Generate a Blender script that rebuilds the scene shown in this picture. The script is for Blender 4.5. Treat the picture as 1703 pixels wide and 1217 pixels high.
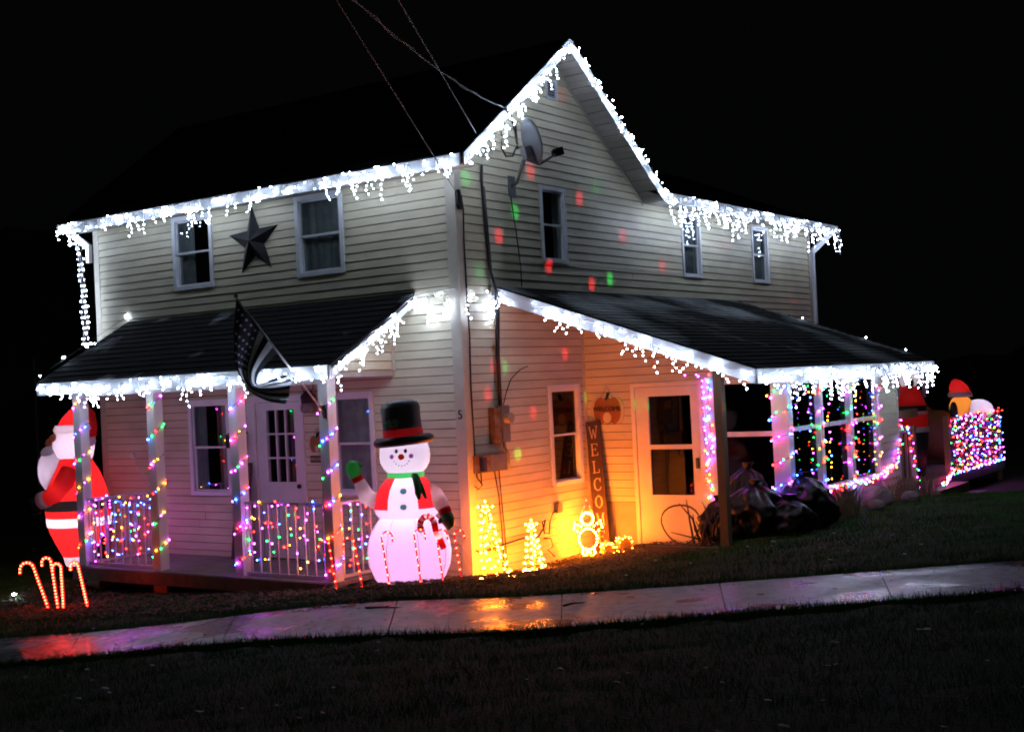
import bpy, bmesh, math, random
import numpy as np
from mathutils import noise as mnoise
from mathutils import Vector, Matrix
random.seed(7)
RND = random.Random(11)
for o in list(bpy.data.objects): bpy.data.objects.remove(o)
sc = bpy.context.scene
COL = sc.collection

# ------------------------------------------------------------ camera, sky, light, exposure
CAM = Vector((8.747, -11.543, 2.195))
R_ = Vector((0.818332, 0.57266, -0.048913)); U_ = Vector((0.048051, 0.016638, 0.998706)); F_ = Vector((-0.572733, 0.819624, 0.013901))
cd = bpy.data.cameras.new('camera'); cam = bpy.data.objects.new('camera', cd); COL.objects.link(cam)
m = Matrix(((R_.x, U_.x, -F_.x, CAM.x), (R_.y, U_.y, -F_.y, CAM.y), (R_.z, U_.z, -F_.z, CAM.z), (0, 0, 0, 1)))
cam.matrix_world = m
cd.sensor_width = 36; cd.lens = 36 * 2126.6 / 1703; cd.clip_start = .1; cd.clip_end = 2000
sc.camera = cam
w = bpy.data.worlds.new('World'); sc.world = w; w.use_nodes = True
nt = w.node_tree; bg = nt.nodes['Background']
sky = nt.nodes.new('ShaderNodeTexSky'); sky.sky_type = 'NISHITA'; sky.sun_disc = False
sky.sun_elevation = math.radians(-5); sky.sun_rotation = math.radians(140)
nt.links.new(sky.outputs[0], bg.inputs[0]); bg.inputs[1].default_value = 0.05
bg2 = nt.nodes.new('ShaderNodeBackground'); bg2.inputs[0].default_value = (.80, .88, 1, 1); bg2.inputs[1].default_value = .0013   # faint constant glow added over the night sky
add = nt.nodes.new('ShaderNodeAddShader'); nt.links.new(bg.outputs[0], add.inputs[0]); nt.links.new(bg2.outputs[0], add.inputs[1]); nt.links.new(add.outputs[0], nt.nodes['World Output'].inputs[0])
sun = bpy.data.lights.new('night_fill', 'SUN'); sun.energy = 0.03; sun.angle = math.radians(6); sun.color = (.85, 1, .78)  # weak sun lamp added as night fill, tinted green for the lawn
so = bpy.data.objects.new('night_fill', sun); COL.objects.link(so)
so.rotation_euler = Vector((-.55, .62, -.55)).to_track_quat('-Z', 'Y').to_euler()
vs = sc.view_settings; vs.view_transform = 'Standard'; vs.look = 'None'; vs.exposure = 0; vs.gamma = 1; vs.use_curve_mapping = False
sc.render.engine = 'CYCLES'
cy = sc.cycles; cy.use_denoising = True; cy.denoiser = 'OPENIMAGEDENOISE'; cy.max_bounces = 6; cy.diffuse_bounces = 3; cy.glossy_bounces = 3
cy.transmission_bounces = 4; cy.transparent_max_bounces = 10; cy.use_light_tree = True; cy.sample_clamp_indirect = 1.5; cy.sample_clamp_direct = 0
cy.caustics_reflective = False; cy.caustics_refractive = False; cy.use_adaptive_sampling = False; cy.filter_width = 1.9

# strength of each kind of lamp (linear radiance of a bulb's surface)
E_ICE = 165; E_MULTI = 64; E_WARM = 500; E_CANE = 55

# ------------------------------------------------------------ materials
MATS = {}
def mat(name, col, rough=.6, metal=0, var=.12, scale=6, spec=.4, bump=0, bscale=60, coat=0, stretch=None, col2=None, mask=(.45, .6)):
    """Principled with noise colour variation and fine relief"""
    if name in MATS: return MATS[name]
    M = bpy.data.materials.new(name); M.use_nodes = True; t = M.node_tree; p = t.nodes['Principled BSDF']
    p.inputs['Roughness'].default_value = rough; p.inputs['Metallic'].default_value = metal
    p.inputs['Specular IOR Level'].default_value = spec; p.inputs['Coat Weight'].default_value = coat
    tc = t.nodes.new('ShaderNodeTexCoord'); mp = t.nodes.new('ShaderNodeMapping'); t.links.new(tc.outputs['Object'], mp.inputs[0])
    if stretch: mp.inputs['Scale'].default_value = stretch
    n = t.nodes.new('ShaderNodeTexNoise'); n.inputs['Scale'].default_value = scale; n.inputs['Detail'].default_value = 6
    t.links.new(mp.outputs[0], n.inputs['Vector'])
    r = t.nodes.new('ShaderNodeValToRGB'); t.links.new(n.outputs[0], r.inputs[0])
    a = [max(0, c * (1 - var)) for c in col]; b = [min(1, c * (1 + var)) for c in col]
    if col2: a, b = col, col2; r.color_ramp.elements[0].position, r.color_ramp.elements[1].position = mask
    else: r.color_ramp.elements[0].position = .3; r.color_ramp.elements[1].position = .7
    r.color_ramp.elements[0].color = (*a, 1); r.color_ramp.elements[1].color = (*b, 1)
    t.links.new(r.outputs[0], p.inputs['Base Color'])
    if bump:
        n2 = t.nodes.new('ShaderNodeTexNoise'); n2.inputs['Scale'].default_value = bscale; n2.inputs['Detail'].default_value = 4
        t.links.new(mp.outputs[0], n2.inputs['Vector'])
        bp = t.nodes.new('ShaderNodeBump'); bp.inputs['Strength'].default_value = bump; bp.inputs['Distance'].default_value = .01
        t.links.new(n2.outputs[0], bp.inputs['Height']); t.links.new(bp.outputs[0], p.inputs['Normal'])
    MATS[name] = M; return M
def emat(name, col, e):
    M = bpy.data.materials.new(name); M.use_nodes = True; t = M.node_tree; t.nodes.clear()
    o = t.nodes.new('ShaderNodeOutputMaterial'); em = t.nodes.new('ShaderNodeEmission')
    em.inputs[0].default_value = (*col, 1); em.inputs[1].default_value = e; t.links.new(em.outputs[0], o.inputs[0]); MATS[name] = M; return M
def inflmat(name, col, tr=.55):
    """thin nylon skin that lets the lamp inside shine through"""
    M = bpy.data.materials.new(name); M.use_nodes = True; t = M.node_tree; t.nodes.clear()
    o = t.nodes.new('ShaderNodeOutputMaterial'); d = t.nodes.new('ShaderNodeBsdfPrincipled'); tl = t.nodes.new('ShaderNodeBsdfTranslucent')
    tc = t.nodes.new('ShaderNodeTexCoord'); n = t.nodes.new('ShaderNodeTexNoise'); n.inputs['Scale'].default_value = 5
    t.links.new(tc.outputs['Object'], n.inputs[0]); bp = t.nodes.new('ShaderNodeBump'); bp.inputs['Strength'].default_value = .12; bp.inputs['Distance'].default_value = .03
    t.links.new(n.outputs[0], bp.inputs['Height']); t.links.new(bp.outputs[0], d.inputs['Normal']); t.links.new(bp.outputs[0], tl.inputs['Normal'])
    d.inputs['Base Color'].default_value = (*col, 1); d.inputs['Roughness'].default_value = .5; tl.inputs[0].default_value = (*col, 1)
    mx = t.nodes.new('ShaderNodeMixShader'); mx.inputs[0].default_value = tr
    t.links.new(d.outputs[0], mx.inputs[1]); t.links.new(tl.outputs[0], mx.inputs[2]); t.links.new(mx.outputs[0], o.inputs[0]); MATS[name] = M; return M
SID = mat('vinyl_siding', (.60, .545, .38), .5, var=.16, scale=1.3, bump=.12, bscale=90, stretch=(1, 1, 3))
GROOVE_SHADE = mat('groove_shade_backing', (.10, .09, .07), .9)  # wall core coloured dark to stand for the shade in the siding grooves
SIDP = mat('grey_siding', (.40, .39, .36), .6, var=.15, scale=3)
WHITE = mat('white_vinyl', (.74, .75, .78), .45, var=.07, scale=4)
FASC = mat('fascia_metal', (.50, .52, .54), .4, var=.12, scale=5)
WPOST = mat('white_painted_wood', (.70, .70, .70), .5, var=.14, scale=5, bump=.15, bscale=40, stretch=(1, 1, .2))
SOFF = mat('soffit_vinyl', (.46, .43, .37), .55, var=.1, scale=3)
TRIM = mat('corner_trim', (.52, .48, .38), .5, var=.08)
SHIN = mat('asphalt_shingle', (.010, .010, .0105), .95, spec=.08, var=.5, scale=90, bump=.5, bscale=200)
def frost(nm='frosted_shingle', lo=.52, hi=.66, off=1.1):
    M = mat(nm, (.012, .013, .013), .9, spec=.1, scale=off, col2=(.62, .66, .68), mask=(lo, hi), bump=.5, bscale=160, stretch=(.9, .8, .9)); return M
FROST = frost('wet_shingle', .62, .84, 1.4); SNOWY = frost('thin_snow_shingle', .48, .74, .75)
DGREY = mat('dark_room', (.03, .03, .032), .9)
CURT = mat('curtain_cloth', (.75, .78, .76), .9, var=.2, scale=9)
DKMET = mat('dark_metal', (.012, .012, .013), .6, .2, var=.3)
BLACK = mat('black_plastic', (.012, .012, .013), .35)
CABLE = mat('black_cable', (.012, .012, .014), .5)
GREYC = mat('weathered_cable', (.012, .012, .012), .6)
WOOD = mat('treated_wood', (.10, .075, .035), .75, var=.25, scale=8, bump=.3, bscale=30, stretch=(1, 1, .15))
DWOOD = mat('deck_post_wood', (.26, .18, .08), .75, var=.25, scale=8, bump=.3, bscale=30, stretch=(1, 1, .15))
WOODH = mat('deck_wood', (.16, .13, .10), .75, var=.25, scale=6, bump=.3, bscale=30)
PORCHF = mat('porch_floor_paint', (.15, .14, .14), .65, var=.3, scale=4, bump=.25, bscale=25)
ALU = mat('rail_metal', (.62, .62, .66), .35, .25, var=.08)
RUST = mat('rusty_metal', (.16, .075, .035), .8, .2, col2=(.20, .17, .14), scale=14, mask=(.4, .6))
METER = mat('meter_grey', (.17, .175, .18), .5, .4, var=.15)
CONC = mat('foundation_panel', (.34, .30, .23), .8, var=.15, scale=5, bump=.2)
BAG = mat('trash_bag_plastic', (.004, .004, .005), .34, spec=.3, bump=.9, bscale=11)
BARK = mat('dry_branch', (.09, .065, .045), .9, var=.3, bump=.4)
ROCK = mat('rock', (.15, .135, .12), .9, var=.25, scale=8, bump=.6, bscale=18)
PLANK = mat('dark_red_plank', (.060, .034, .030), .6, var=.2, scale=5, stretch=(1, 1, .3))
CREAM = mat('cream_paint', (.50, .42, .30), .6)
PUMP = mat('pumpkin_orange', (.26, .10, .035), .6, var=.2)
DOORP = mat('door_paint', (.66, .64, .68), .45, var=.05)
DOOR2 = mat('storm_door_paint', (.70, .66, .58), .45, var=.05)
WIREW = mat('white_wire', (.6, .6, .62), .5)
WIREG = mat('green_wire', (.012, .03, .014), .5)
DIRTY = mat('leaf_brown', (.10, .065, .030), .9, var=.5, scale=20)
LITL = mat('pale_litter', (.38, .38, .35), .8, var=.3, scale=20)
GRASSM = mat('grass_blade', (.022, .115, .008), .9, var=.5, scale=1.2, spec=.06)
STRAW = mat('dry_plant', (.13, .11, .05), .85, var=.4, scale=10)

def ground_mat():
    M = bpy.data.materials.new('lawn_soil'); M.use_nodes = True; t = M.node_tree; p = t.nodes['Principled BSDF']
    tc = t.nodes.new('ShaderNodeTexCoord'); n = t.nodes.new('ShaderNodeTexNoise'); n.inputs['Scale'].default_value = .8; n.inputs['Detail'].default_value = 8
    n.inputs['Roughness'].default_value = .7; t.links.new(tc.outputs['Object'], n.inputs[0])
    r = t.nodes.new('ShaderNodeValToRGB'); t.links.new(n.outputs[0], r.inputs[0])
    r.color_ramp.elements[0].color = (.016, .036, .007, 1); r.color_ramp.elements[1].color = (.036, .040, .014, 1)
    r.color_ramp.elements[0].position = .42; r.color_ramp.elements[1].position = .62
    t.links.new(r.outputs[0], p.inputs['Base Color']); p.inputs['Roughness'].default_value = .9; p.inputs['Specular IOR Level'].default_value = .2
    n2 = t.nodes.new('ShaderNodeTexNoise'); n2.inputs['Scale'].default_value = 35; n2.inputs['Detail'].default_value = 5; t.links.new(tc.outputs['Object'], n2.inputs[0])
    b = t.nodes.new('ShaderNodeBump'); b.inputs['Strength'].default_value = 1; b.inputs['Distance'].default_value = .03
    t.links.new(n2.outputs[0], b.inputs['Height']); t.links.new(b.outputs[0], p.inputs['Normal']); return M
GROUND = ground_mat()
def walk_mat():
    M = bpy.data.materials.new('wet_concrete'); M.use_nodes = True; t = M.node_tree; p = t.nodes['Principled BSDF']
    tc = t.nodes.new('ShaderNodeTexCoord'); n = t.nodes.new('ShaderNodeTexNoise'); n.inputs['Scale'].default_value = 1.6; n.inputs['Detail'].default_value = 7
    t.links.new(tc.outputs['Object'], n.inputs[0]); r = t.nodes.new('ShaderNodeValToRGB'); t.links.new(n.outputs[0], r.inputs[0])
    r.color_ramp.elements[0].color = (.22, .225, .24, 1); r.color_ramp.elements[1].color = (.50, .50, .53, 1)
    r.color_ramp.elements[0].position = .35; r.color_ramp.elements[1].position = .65
    n3 = t.nodes.new('ShaderNodeTexNoise'); n3.inputs['Scale'].default_value = 9; n3.inputs['Detail'].default_value = 8; n3.inputs['Roughness'].default_value = .75; t.links.new(tc.outputs['Object'], n3.inputs[0])
    r3 = t.nodes.new('ShaderNodeValToRGB'); t.links.new(n3.outputs[0], r3.inputs[0]); r3.color_ramp.elements[0].position = .36; r3.color_ramp.elements[1].position = .6; r3.color_ramp.elements[0].color = (.45, .43, .42, 1)
    ml = t.nodes.new('ShaderNodeMixRGB'); ml.blend_type = 'MULTIPLY'; ml.inputs[0].default_value = 1; t.links.new(r.outputs[0], ml.inputs[1]); t.links.new(r3.outputs[0], ml.inputs[2]); t.links.new(ml.outputs[0], p.inputs['Base Color'])
    sx_ = t.nodes.new('ShaderNodeSeparateXYZ'); t.links.new(tc.outputs['Object'], sx_.inputs[0]); mr = t.nodes.new('ShaderNodeMapRange'); mr.inputs[1].default_value = -2.0; mr.inputs[2].default_value = 1.2; mr.inputs[3].default_value = .17; mr.inputs[4].default_value = 0
    t.links.new(sx_.outputs[0], mr.inputs[0]); sb = t.nodes.new('ShaderNodeMath'); sb.operation = 'SUBTRACT'; t.links.new(n.outputs[0], sb.inputs[0]); t.links.new(mr.outputs[0], sb.inputs[1])   # the low left end stays wetter
    r2 = t.nodes.new('ShaderNodeValToRGB'); t.links.new(sb.outputs[0], r2.inputs[0])
    r2.color_ramp.elements[0].color = (.20,) * 3 + (1,); r2.color_ramp.elements[1].color = (.58,) * 3 + (1,)
    r2.color_ramp.elements[0].position = .4; r2.color_ramp.elements[1].position = .62
    t.links.new(r2.outputs[0], p.inputs['Roughness']); p.inputs['Specular IOR Level'].default_value = .75
    n2 = t.nodes.new('ShaderNodeTexNoise'); n2.inputs['Scale'].default_value = 60; n2.inputs['Detail'].default_value = 5; t.links.new(tc.outputs['Object'], n2.inputs[0])
    b = t.nodes.new('ShaderNodeBump'); b.inputs['Strength'].default_value = .5; b.inputs['Distance'].default_value = .006
    t.links.new(n2.outputs[0], b.inputs['Height']); t.links.new(b.outputs[0], p.inputs['Normal']); return M
WALK = walk_mat()
def glass_mat(name, tint, fac):
    M = bpy.data.materials.new(name); M.use_nodes = True; t = M.node_tree; t.nodes.clear()
    o = t.nodes.new('ShaderNodeOutputMaterial'); a = t.nodes.new('ShaderNodeBsdfTransparent'); g = t.nodes.new('ShaderNodeBsdfGlossy')
    g.inputs['Roughness'].default_value = .03; a.inputs[0].default_value = (*tint, 1); mx = t.nodes.new('ShaderNodeMixShader')
    lw = t.nodes.new('ShaderNodeLayerWeight'); lw.inputs[0].default_value = .3; ad = t.nodes.new('ShaderNodeMath'); ad.operation = 'MULTIPLY_ADD'
    t.links.new(lw.outputs[0], ad.inputs[0]); ad.inputs[1].default_value = .4; ad.inputs[2].default_value = fac; t.links.new(ad.outputs[0], mx.inputs[0])
    t.links.new(a.outputs[0], mx.inputs[1]); t.links.new(g.outputs[0], mx.inputs[2]); t.links.new(mx.outputs[0], o.inputs[0]); return M
GLASS = glass_mat('window_glass', (.80, .83, .83), .07)
GLASSD = glass_mat('darkened_glass', (.22, .22, .22), .05)  # tint darkened so the rooms behind read unlit; the side window is screened
SCREEN = glass_mat('insect_screen', (.30, .30, .30), .0)
N_WHITE = inflmat('white_nylon', (.80, .76, .80)); N_RED = inflmat('red_nylon', (.75, .02, .02)); N_BLACK = inflmat('black_nylon', (.022, .024, .022), .2)
N_GREEN = inflmat('green_nylon', (.03, .28, .06)); N_BROWN = inflmat('brown_nylon', (.22, .09, .03), .35); N_TAN = inflmat('tan_nylon', (.60, .26, .05))
N_SEAM = inflmat('seam_nylon', (.55, .42, .55), .6)
N_SKIN = inflmat('peach_nylon', (.75, .38, .25)); N_GLOVE = inflmat('dark_green_nylon', (.03, .16, .04), .3)
FACE_D = mat('print_dark_blue', (.03, .02, .10)); FACE_P = inflmat('print_purple', (.42, .12, .62), .8); FACE_O = inflmat('print_orange', (.95, .20, .08), .8); BTN = inflmat('print_teal', (.10, .55, .45), .8)

COLS = {'white': ((.63, .75, 1.0), E_ICE), 'red': ((1, .012, .008), E_MULTI), 'green': ((.012, 1, .12), E_MULTI * .40), 'blue': ((.03, .10, 1), E_MULTI * 1.35),
        'amber': ((1, .36, .02), E_MULTI * .6), 'purple': ((.75, .06, 1), E_MULTI * .95), 'warm': ((1, .185, .012), E_WARM), 'cane': ((1, .030, .012), E_CANE)}
BM = {k: emat(k + '_bulb_glow', c, e) for k, (c, e) in COLS.items()}

# ------------------------------------------------------------ mesh helpers
class MB:
    def __init__(s): s.v = []; s.f = []
    def add(s, vs, fs):
        n = len(s.v); s.v += [tuple(v) for v in vs]; s.f += [tuple(i + n for i in f) for f in fs]; return s
    def hexa(s, p):  # 8 points: bottom 4 then top 4
        return s.add(p, [(0, 3, 2, 1), (4, 5, 6, 7), (0, 1, 5, 4), (1, 2, 6, 5), (2, 3, 7, 6), (3, 0, 4, 7)])
    def box(s, x0, x1, y0, y1, z0, z1):
        return s.hexa([(x0, y0, z0), (x1, y0, z0), (x1, y1, z0), (x0, y1, z0), (x0, y0, z1), (x1, y0, z1), (x1, y1, z1), (x0, y1, z1)])
    def bar(s, a, b, w, h, up=(0, 0, 1)):
        a = Vector(a); b = Vector(b); d = (b - a).normalized(); u = Vector(up); sd = d.cross(u)
        if sd.length < 1e-4: sd = d.cross(Vector((1, 0, 0)))
        sd.normalize(); u = sd.cross(d).normalized(); sd *= w / 2; u *= h / 2
        return s.hexa([a - sd - u, a + sd - u, b + sd - u, b - sd - u, a - sd + u, a + sd + u, b + sd + u, b - sd + u])
    def tube(s, pts, r, n=6, caps=True):
        P = [Vector(p) for p in pts]; rs = r if isinstance(r, (list, tuple)) else [r] * len(P); k0 = len(s.v)
        for i, p in enumerate(P):
            d = (P[min(i + 1, len(P) - 1)] - P[max(i - 1, 0)]).normalized()
            a = d.cross(Vector((0, 0, 1)) if abs(d.z) < .9 else Vector((1, 0, 0))).normalized(); b = d.cross(a)
            for j in range(n):
                t = 2 * math.pi * j / n; s.v.append(tuple(p + (a * math.cos(t) + b * math.sin(t)) * rs[i]))
        for i in range(len(P) - 1):
            for j in range(n):
                A = k0 + i * n + j; B = k0 + i * n + (j + 1) % n; s.f.append((A, B, B + n, A + n))
        if caps: s.f.append(tuple(k0 + j for j in range(n))[::-1]); s.f.append(tuple(k0 + (len(P) - 1) * n + j for j in range(n)))
        return s
    def loft(s, rings, th0=0, th1=360, n=24, cap0=True, cap1=True):
        """rings: (z, cx, cy, rx, ry)"""
        full = th1 - th0 >= 359.9; m_ = n if full else n + 1; k0 = len(s.v)
        for (z, cx, cy_, rx, ry) in rings:
            for j in range(m_):
                t = math.radians(th0 + (th1 - th0) * j / n); s.v.append((cx + rx * math.cos(t), cy_ + ry * math.sin(t), z))
        for i in range(len(rings) - 1):
            for j in range(n):
                a = k0 + i * m_ + j; b = k0 + i * m_ + (j + 1) % m_; s.f.append((a, b, b + m_, a + m_))
        if full and cap0: s.f.append(tuple(k0 + j for j in range(m_))[::-1])
        if full and cap1: s.f.append(tuple(k0 + (len(rings) - 1) * m_ + j for j in range(m_)))
        return s
    def ball(s, c, rx, ry=None, rz=None, n=16, k=9):
        ry = ry or rx; rz = rz or rx
        return s.loft([(c[2] + rz * -math.cos(math.pi * i / k), c[0], c[1], max(.001, rx * math.sin(math.pi * i / k)), max(.001, ry * math.sin(math.pi * i / k))) for i in range(k + 1)], n=n)
    def prism(s, poly, fn, d0, d1):
        """poly of (a,b), fn(a,b,d) -> world"""
        n = len(poly); vs = [fn(a, b, d0) for a, b in poly] + [fn(a, b, d1) for a, b in poly]
        return s.add(vs, [tuple(range(n))[::-1], tuple(range(n, 2 * n))] + [(i, (i + 1) % n, (i + 1) % n + n, i + n) for i in range(n)])
    def mesh(s, name, mt, off=(0, 0, 0), smooth=False, fix=True):
        me = bpy.data.meshes.new(name); ox, oy, oz = off
        me.from_pydata([(x - ox, y - oy, z - oz) for x, y, z in s.v], [], s.f)
        if mt: me.materials.append(mt)
        if fix and len(s.f) < 20000:
            b = bmesh.new(); b.from_mesh(me); bmesh.ops.recalc_face_normals(b, faces=b.faces); b.to_mesh(me); b.free()
        if smooth: me.polygons.foreach_set('use_smooth', [True] * len(me.polygons))
        return me
def root_off(p):
    while p.parent: p = p.parent
    return p.location if p.get('_w', 1) else (0, 0, 0)
def tag(o, label, cat, group=None, kind=None):
    if label: o['label'] = label
    if cat: o['category'] = cat
    if group: o['group'] = group
    if kind: o['kind'] = kind
    return o
def thing(name, label, cat, loc=(0, 0, 0), rz=0, group=None, local=False):
    o = bpy.data.objects.new(name, None); COL.objects.link(o); o.location = loc; o.rotation_euler = (0, 0, rz); o.empty_display_size = .1
    LOCAL[o.name] = local
    return tag(o, label, cat, group)
LOCAL = {}
def part(name, mb, mt, parent=None, smooth=False, label=None, kind=None, fix=True):
    off = (0, 0, 0)
    if parent:
        r = parent
        while r.parent: r = r.parent
        if not LOCAL.get(r.name): off = tuple(r.location)
    me = mb.mesh(name, mt, off, smooth, fix); o = bpy.data.objects.new(name, me); COL.objects.link(o)
    if parent: o.parent = parent
    if label: o['label'] = label
    if kind: o['kind'] = kind
    return o
def inst(name, me, parent, loc, rot=None):
    """a child that shares mesh data, placed at a world position"""
    o = bpy.data.objects.new(name, me); COL.objects.link(o); o.parent = parent
    r = parent
    while r.parent: r = r.parent
    off = Vector((0, 0, 0)) if LOCAL.get(r.name) else r.location
    o.location = Vector(loc) - off
    if rot: o.rotation_euler = rot
    return o
_bulb = {}
def bulb_mesh(c, r):
    k = (c, r)
    if k not in _bulb:
        me = bpy.data.meshes.new('bulb'); b = bmesh.new(); bmesh.ops.create_icosphere(b, subdivisions=1, radius=r); b.to_mesh(me); b.free()
        me.polygons.foreach_set('use_smooth', [True] * len(me.polygons)); me.materials.append(BM[c]); _bulb[k] = me
    return _bulb[k]
def bulbs(parent, pts, cols, r):
    for i, p in enumerate(pts[:300]):
        inst('bulb', bulb_mesh(cols if isinstance(cols, str) else cols[i], round(r * (.85, 1, 1, 1.18)[i % 4], 5)), parent, p)
MULTI = ['red', 'green', 'blue', 'amber', 'purple', 'red', 'amber', 'blue', 'purple', 'green', 'red', 'purple', 'blue', 'purple']
def mc(n): return [RND.choice(MULTI) for _ in range(n)]
def lerp(a, b, t): return tuple(x + (y - x) * t for x, y in zip(a, b))

# ------------------------------------------------------------ terrain
CP = np.array([(0, 0, 0), (.3, .3, 0), (.4, 1.5, 0), (.4, 2.5, 0), (.8, 2.45, .08), (1.7, 2.4, .15), (2.6, 1.2, .32), (2.7, 2.5, .3), (2.8, 4, .33), (2.85, 5.2, .35), (2.9, 7.2, .25),
    (3.2, 9, .1), (3.2, 12.4, .05), (-.2, -.5, .08), (.1, -1.2, .12), (.25, -1.9, .24), (-.6, -1.7, .1), (.8, -.8, .18), (-2, -1.3, -.04), (-4.5, -1.8, -.2), (-6, -.8, -.12), (-8, -3, -.35),
    (-2.36, -4.39, 0), (2.17, -2.31, .3), (5.98, 0, .45), (-1.32, -5.07, 0), (3.04, -3.55, .3), (6.3, -1.4, .45), (3.5, .5, .36), (4.8, -6.1, .4), (8.7, -11.5, .6), (0, -8, .1), (8, -4, .5), (12, 2, .55),
    (4.3, 4.1, .4), (-3, 3, -.1), (-3, 10, 0), (1, 6, .1), (-14, -8, -.6), (-14, 14, -.4), (6, 16, .2), (14, 10, .5), (14, -12, .7), (0, -14, .3)], float)
def _k(r2): return .5 * r2 * np.log(r2 + 1e-9)
_n = len(CP); _d = ((CP[:, None, :2] - CP[None, :, :2]) ** 2).sum(-1); _A = np.zeros((_n + 3, _n + 3)); _A[:_n, :_n] = _k(_d) + .02 * np.eye(_n)
_A[:_n, _n] = 1; _A[:_n, _n + 1:] = CP[:, :2]; _A[_n, :_n] = 1; _A[_n + 1:, :_n] = CP[:, :2].T
_W = np.linalg.solve(_A, np.r_[CP[:, 2], 0, 0, 0])
def H(x, y):
    x = np.clip(np.atleast_1d(np.asarray(x, float)), -14, 14); y = np.clip(np.atleast_1d(np.asarray(y, float)), -14, 16)
    d = (x[:, None] - CP[None, :, 0]) ** 2 + (y[:, None] - CP[None, :, 1]) ** 2
    return _k(d) @ _W[:_n] + _W[_n] + _W[_n + 1] * x + _W[_n + 2] * y
def h(x, y): return float(H(x, y)[0])
def axis(a, b, s):
    c = list(np.arange(a, b + 1e-6, s)); far = [3, 8, 18, 40, 90, 200, 420]
    return [a - f for f in far[::-1]] + c + [b + f for f in far]
X = axis(-13, 13.4, .22); Y = axis(-13.5, 15, .22); gx, gy = np.meshgrid(X, Y); gz = H(gx.ravel(), gy.ravel())
rs = np.random.RandomState(3); near = (np.abs(gx.ravel()) < 13.5) & (np.abs(gy.ravel()) < 15); gz = gz + near * rs.normal(0, .008, gz.shape)
# sidewalk edges; the lawn dips under the slabs
FAR = [(-9.5, -7.4), (-6.2, -6.0), (-2.36, -4.39), (2.17, -2.31), (5.98, 0.0), (10.2, 2.4), (14, 4.6)]
NEAR = [(-8.9, -8.5), (-5.5, -6.9), (-1.40, -5.15), (3.04, -3.60), (6.45, -1.42), (10.9, .95), (14.8, 3.2)]
def edge(L, t):
    i = min(int(t), len(L) - 2); return lerp(L[i], L[i + 1], t - i)
def in_walk(px, py, pad=0):
    ins = np.zeros(px.shape, bool)
    for i in range(len(FAR) - 1):
        q = [Vector(FAR[i]), Vector(FAR[i + 1]), Vector(NEAR[i + 1]), Vector(NEAR[i])]; ok = np.ones(px.shape, bool)
        for a, b, en in ((q[0], q[1], 1), (q[1], q[2], 0), (q[2], q[3], 1), (q[3], q[0], 0)):
            e = (b - a); e = e / e.length; ok &= (px - a.x) * e.y - (py - a.y) * e.x > (-pad if en else 0)
        ins |= ok
    return ins
gz = gz - .03 * in_walk(gx.ravel(), gy.ravel(), .12)
nx, ny = len(X), len(Y); g = MB(); g.v = list(zip(gx.ravel().tolist(), gy.ravel().tolist(), gz.tolist()))
g.f = [(j * nx + i, j * nx + i + 1, (j + 1) * nx + i + 1, (j + 1) * nx + i) for j in range(ny - 1) for i in range(nx - 1)]
o = part('ground', g, GROUND, None, smooth=True, fix=False); tag(o, 'dark lawn sloping up to the right around the house', None, kind='structure')

walk = bpy.data.objects.new('sidewalk', None); COL.objects.link(walk); tag(walk, 'wet concrete sidewalk crossing the dark lawn', None, kind='structure')
ts = [0]; tt = 0
while tt < 6: tt += .31 if tt < 6 else 0; ts.append(min(tt, 6))
for k in range(len(ts) - 1):
    if ts[k + 1] - ts[k] < .02: continue
    mb = MB(); ns = 4; gap = .0009
    for i in range(ns):
        a = ts[k] + gap + (ts[k + 1] - ts[k] - 2 * gap) * i / ns; b = ts[k] + gap + (ts[k + 1] - ts[k] - 2 * gap) * (i + 1) / ns
        q = [edge(FAR, a), edge(FAR, b), edge(NEAR, b), edge(NEAR, a)]; zz = [h(*p) + .012 for p in q]
        mb.hexa([(p[0], p[1], z - .12) for p, z in zip(q, zz)] + [(p[0], p[1], z) for p, z in zip(q, zz)])
    part('paving_slab', mb, WALK, walk)

hm = MB(); hr = np.random.RandomState(4); NA = 160; prof = 0
for ring, (dist, hh) in enumerate(((70, 0), (82, 1), (110, .8))):
    for i in range(NA + 1):
        a = math.radians(40 + 200 * i / NA); z = -1.5 if hh == 0 else (7.5 + 3.5 * math.sin(i * .09) + 1.8 * math.sin(i * .31 + 1) + hr.uniform(-.5, .9)) * hh
        hm.v.append((CAM.x + dist * math.cos(a), CAM.y + dist * math.sin(a), z))
hm.f = [(k * (NA + 1) + i, k * (NA + 1) + i + 1, (k + 1) * (NA + 1) + i + 1, (k + 1) * (NA + 1) + i) for k in range(2) for i in range(NA)]
tag(part('hills', hm, mat('dark_woods', (.02, .024, .015), .95, var=.4, scale=.2), None, fix=False), 'dark wooded hills far behind the house', None, kind='structure')

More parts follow.
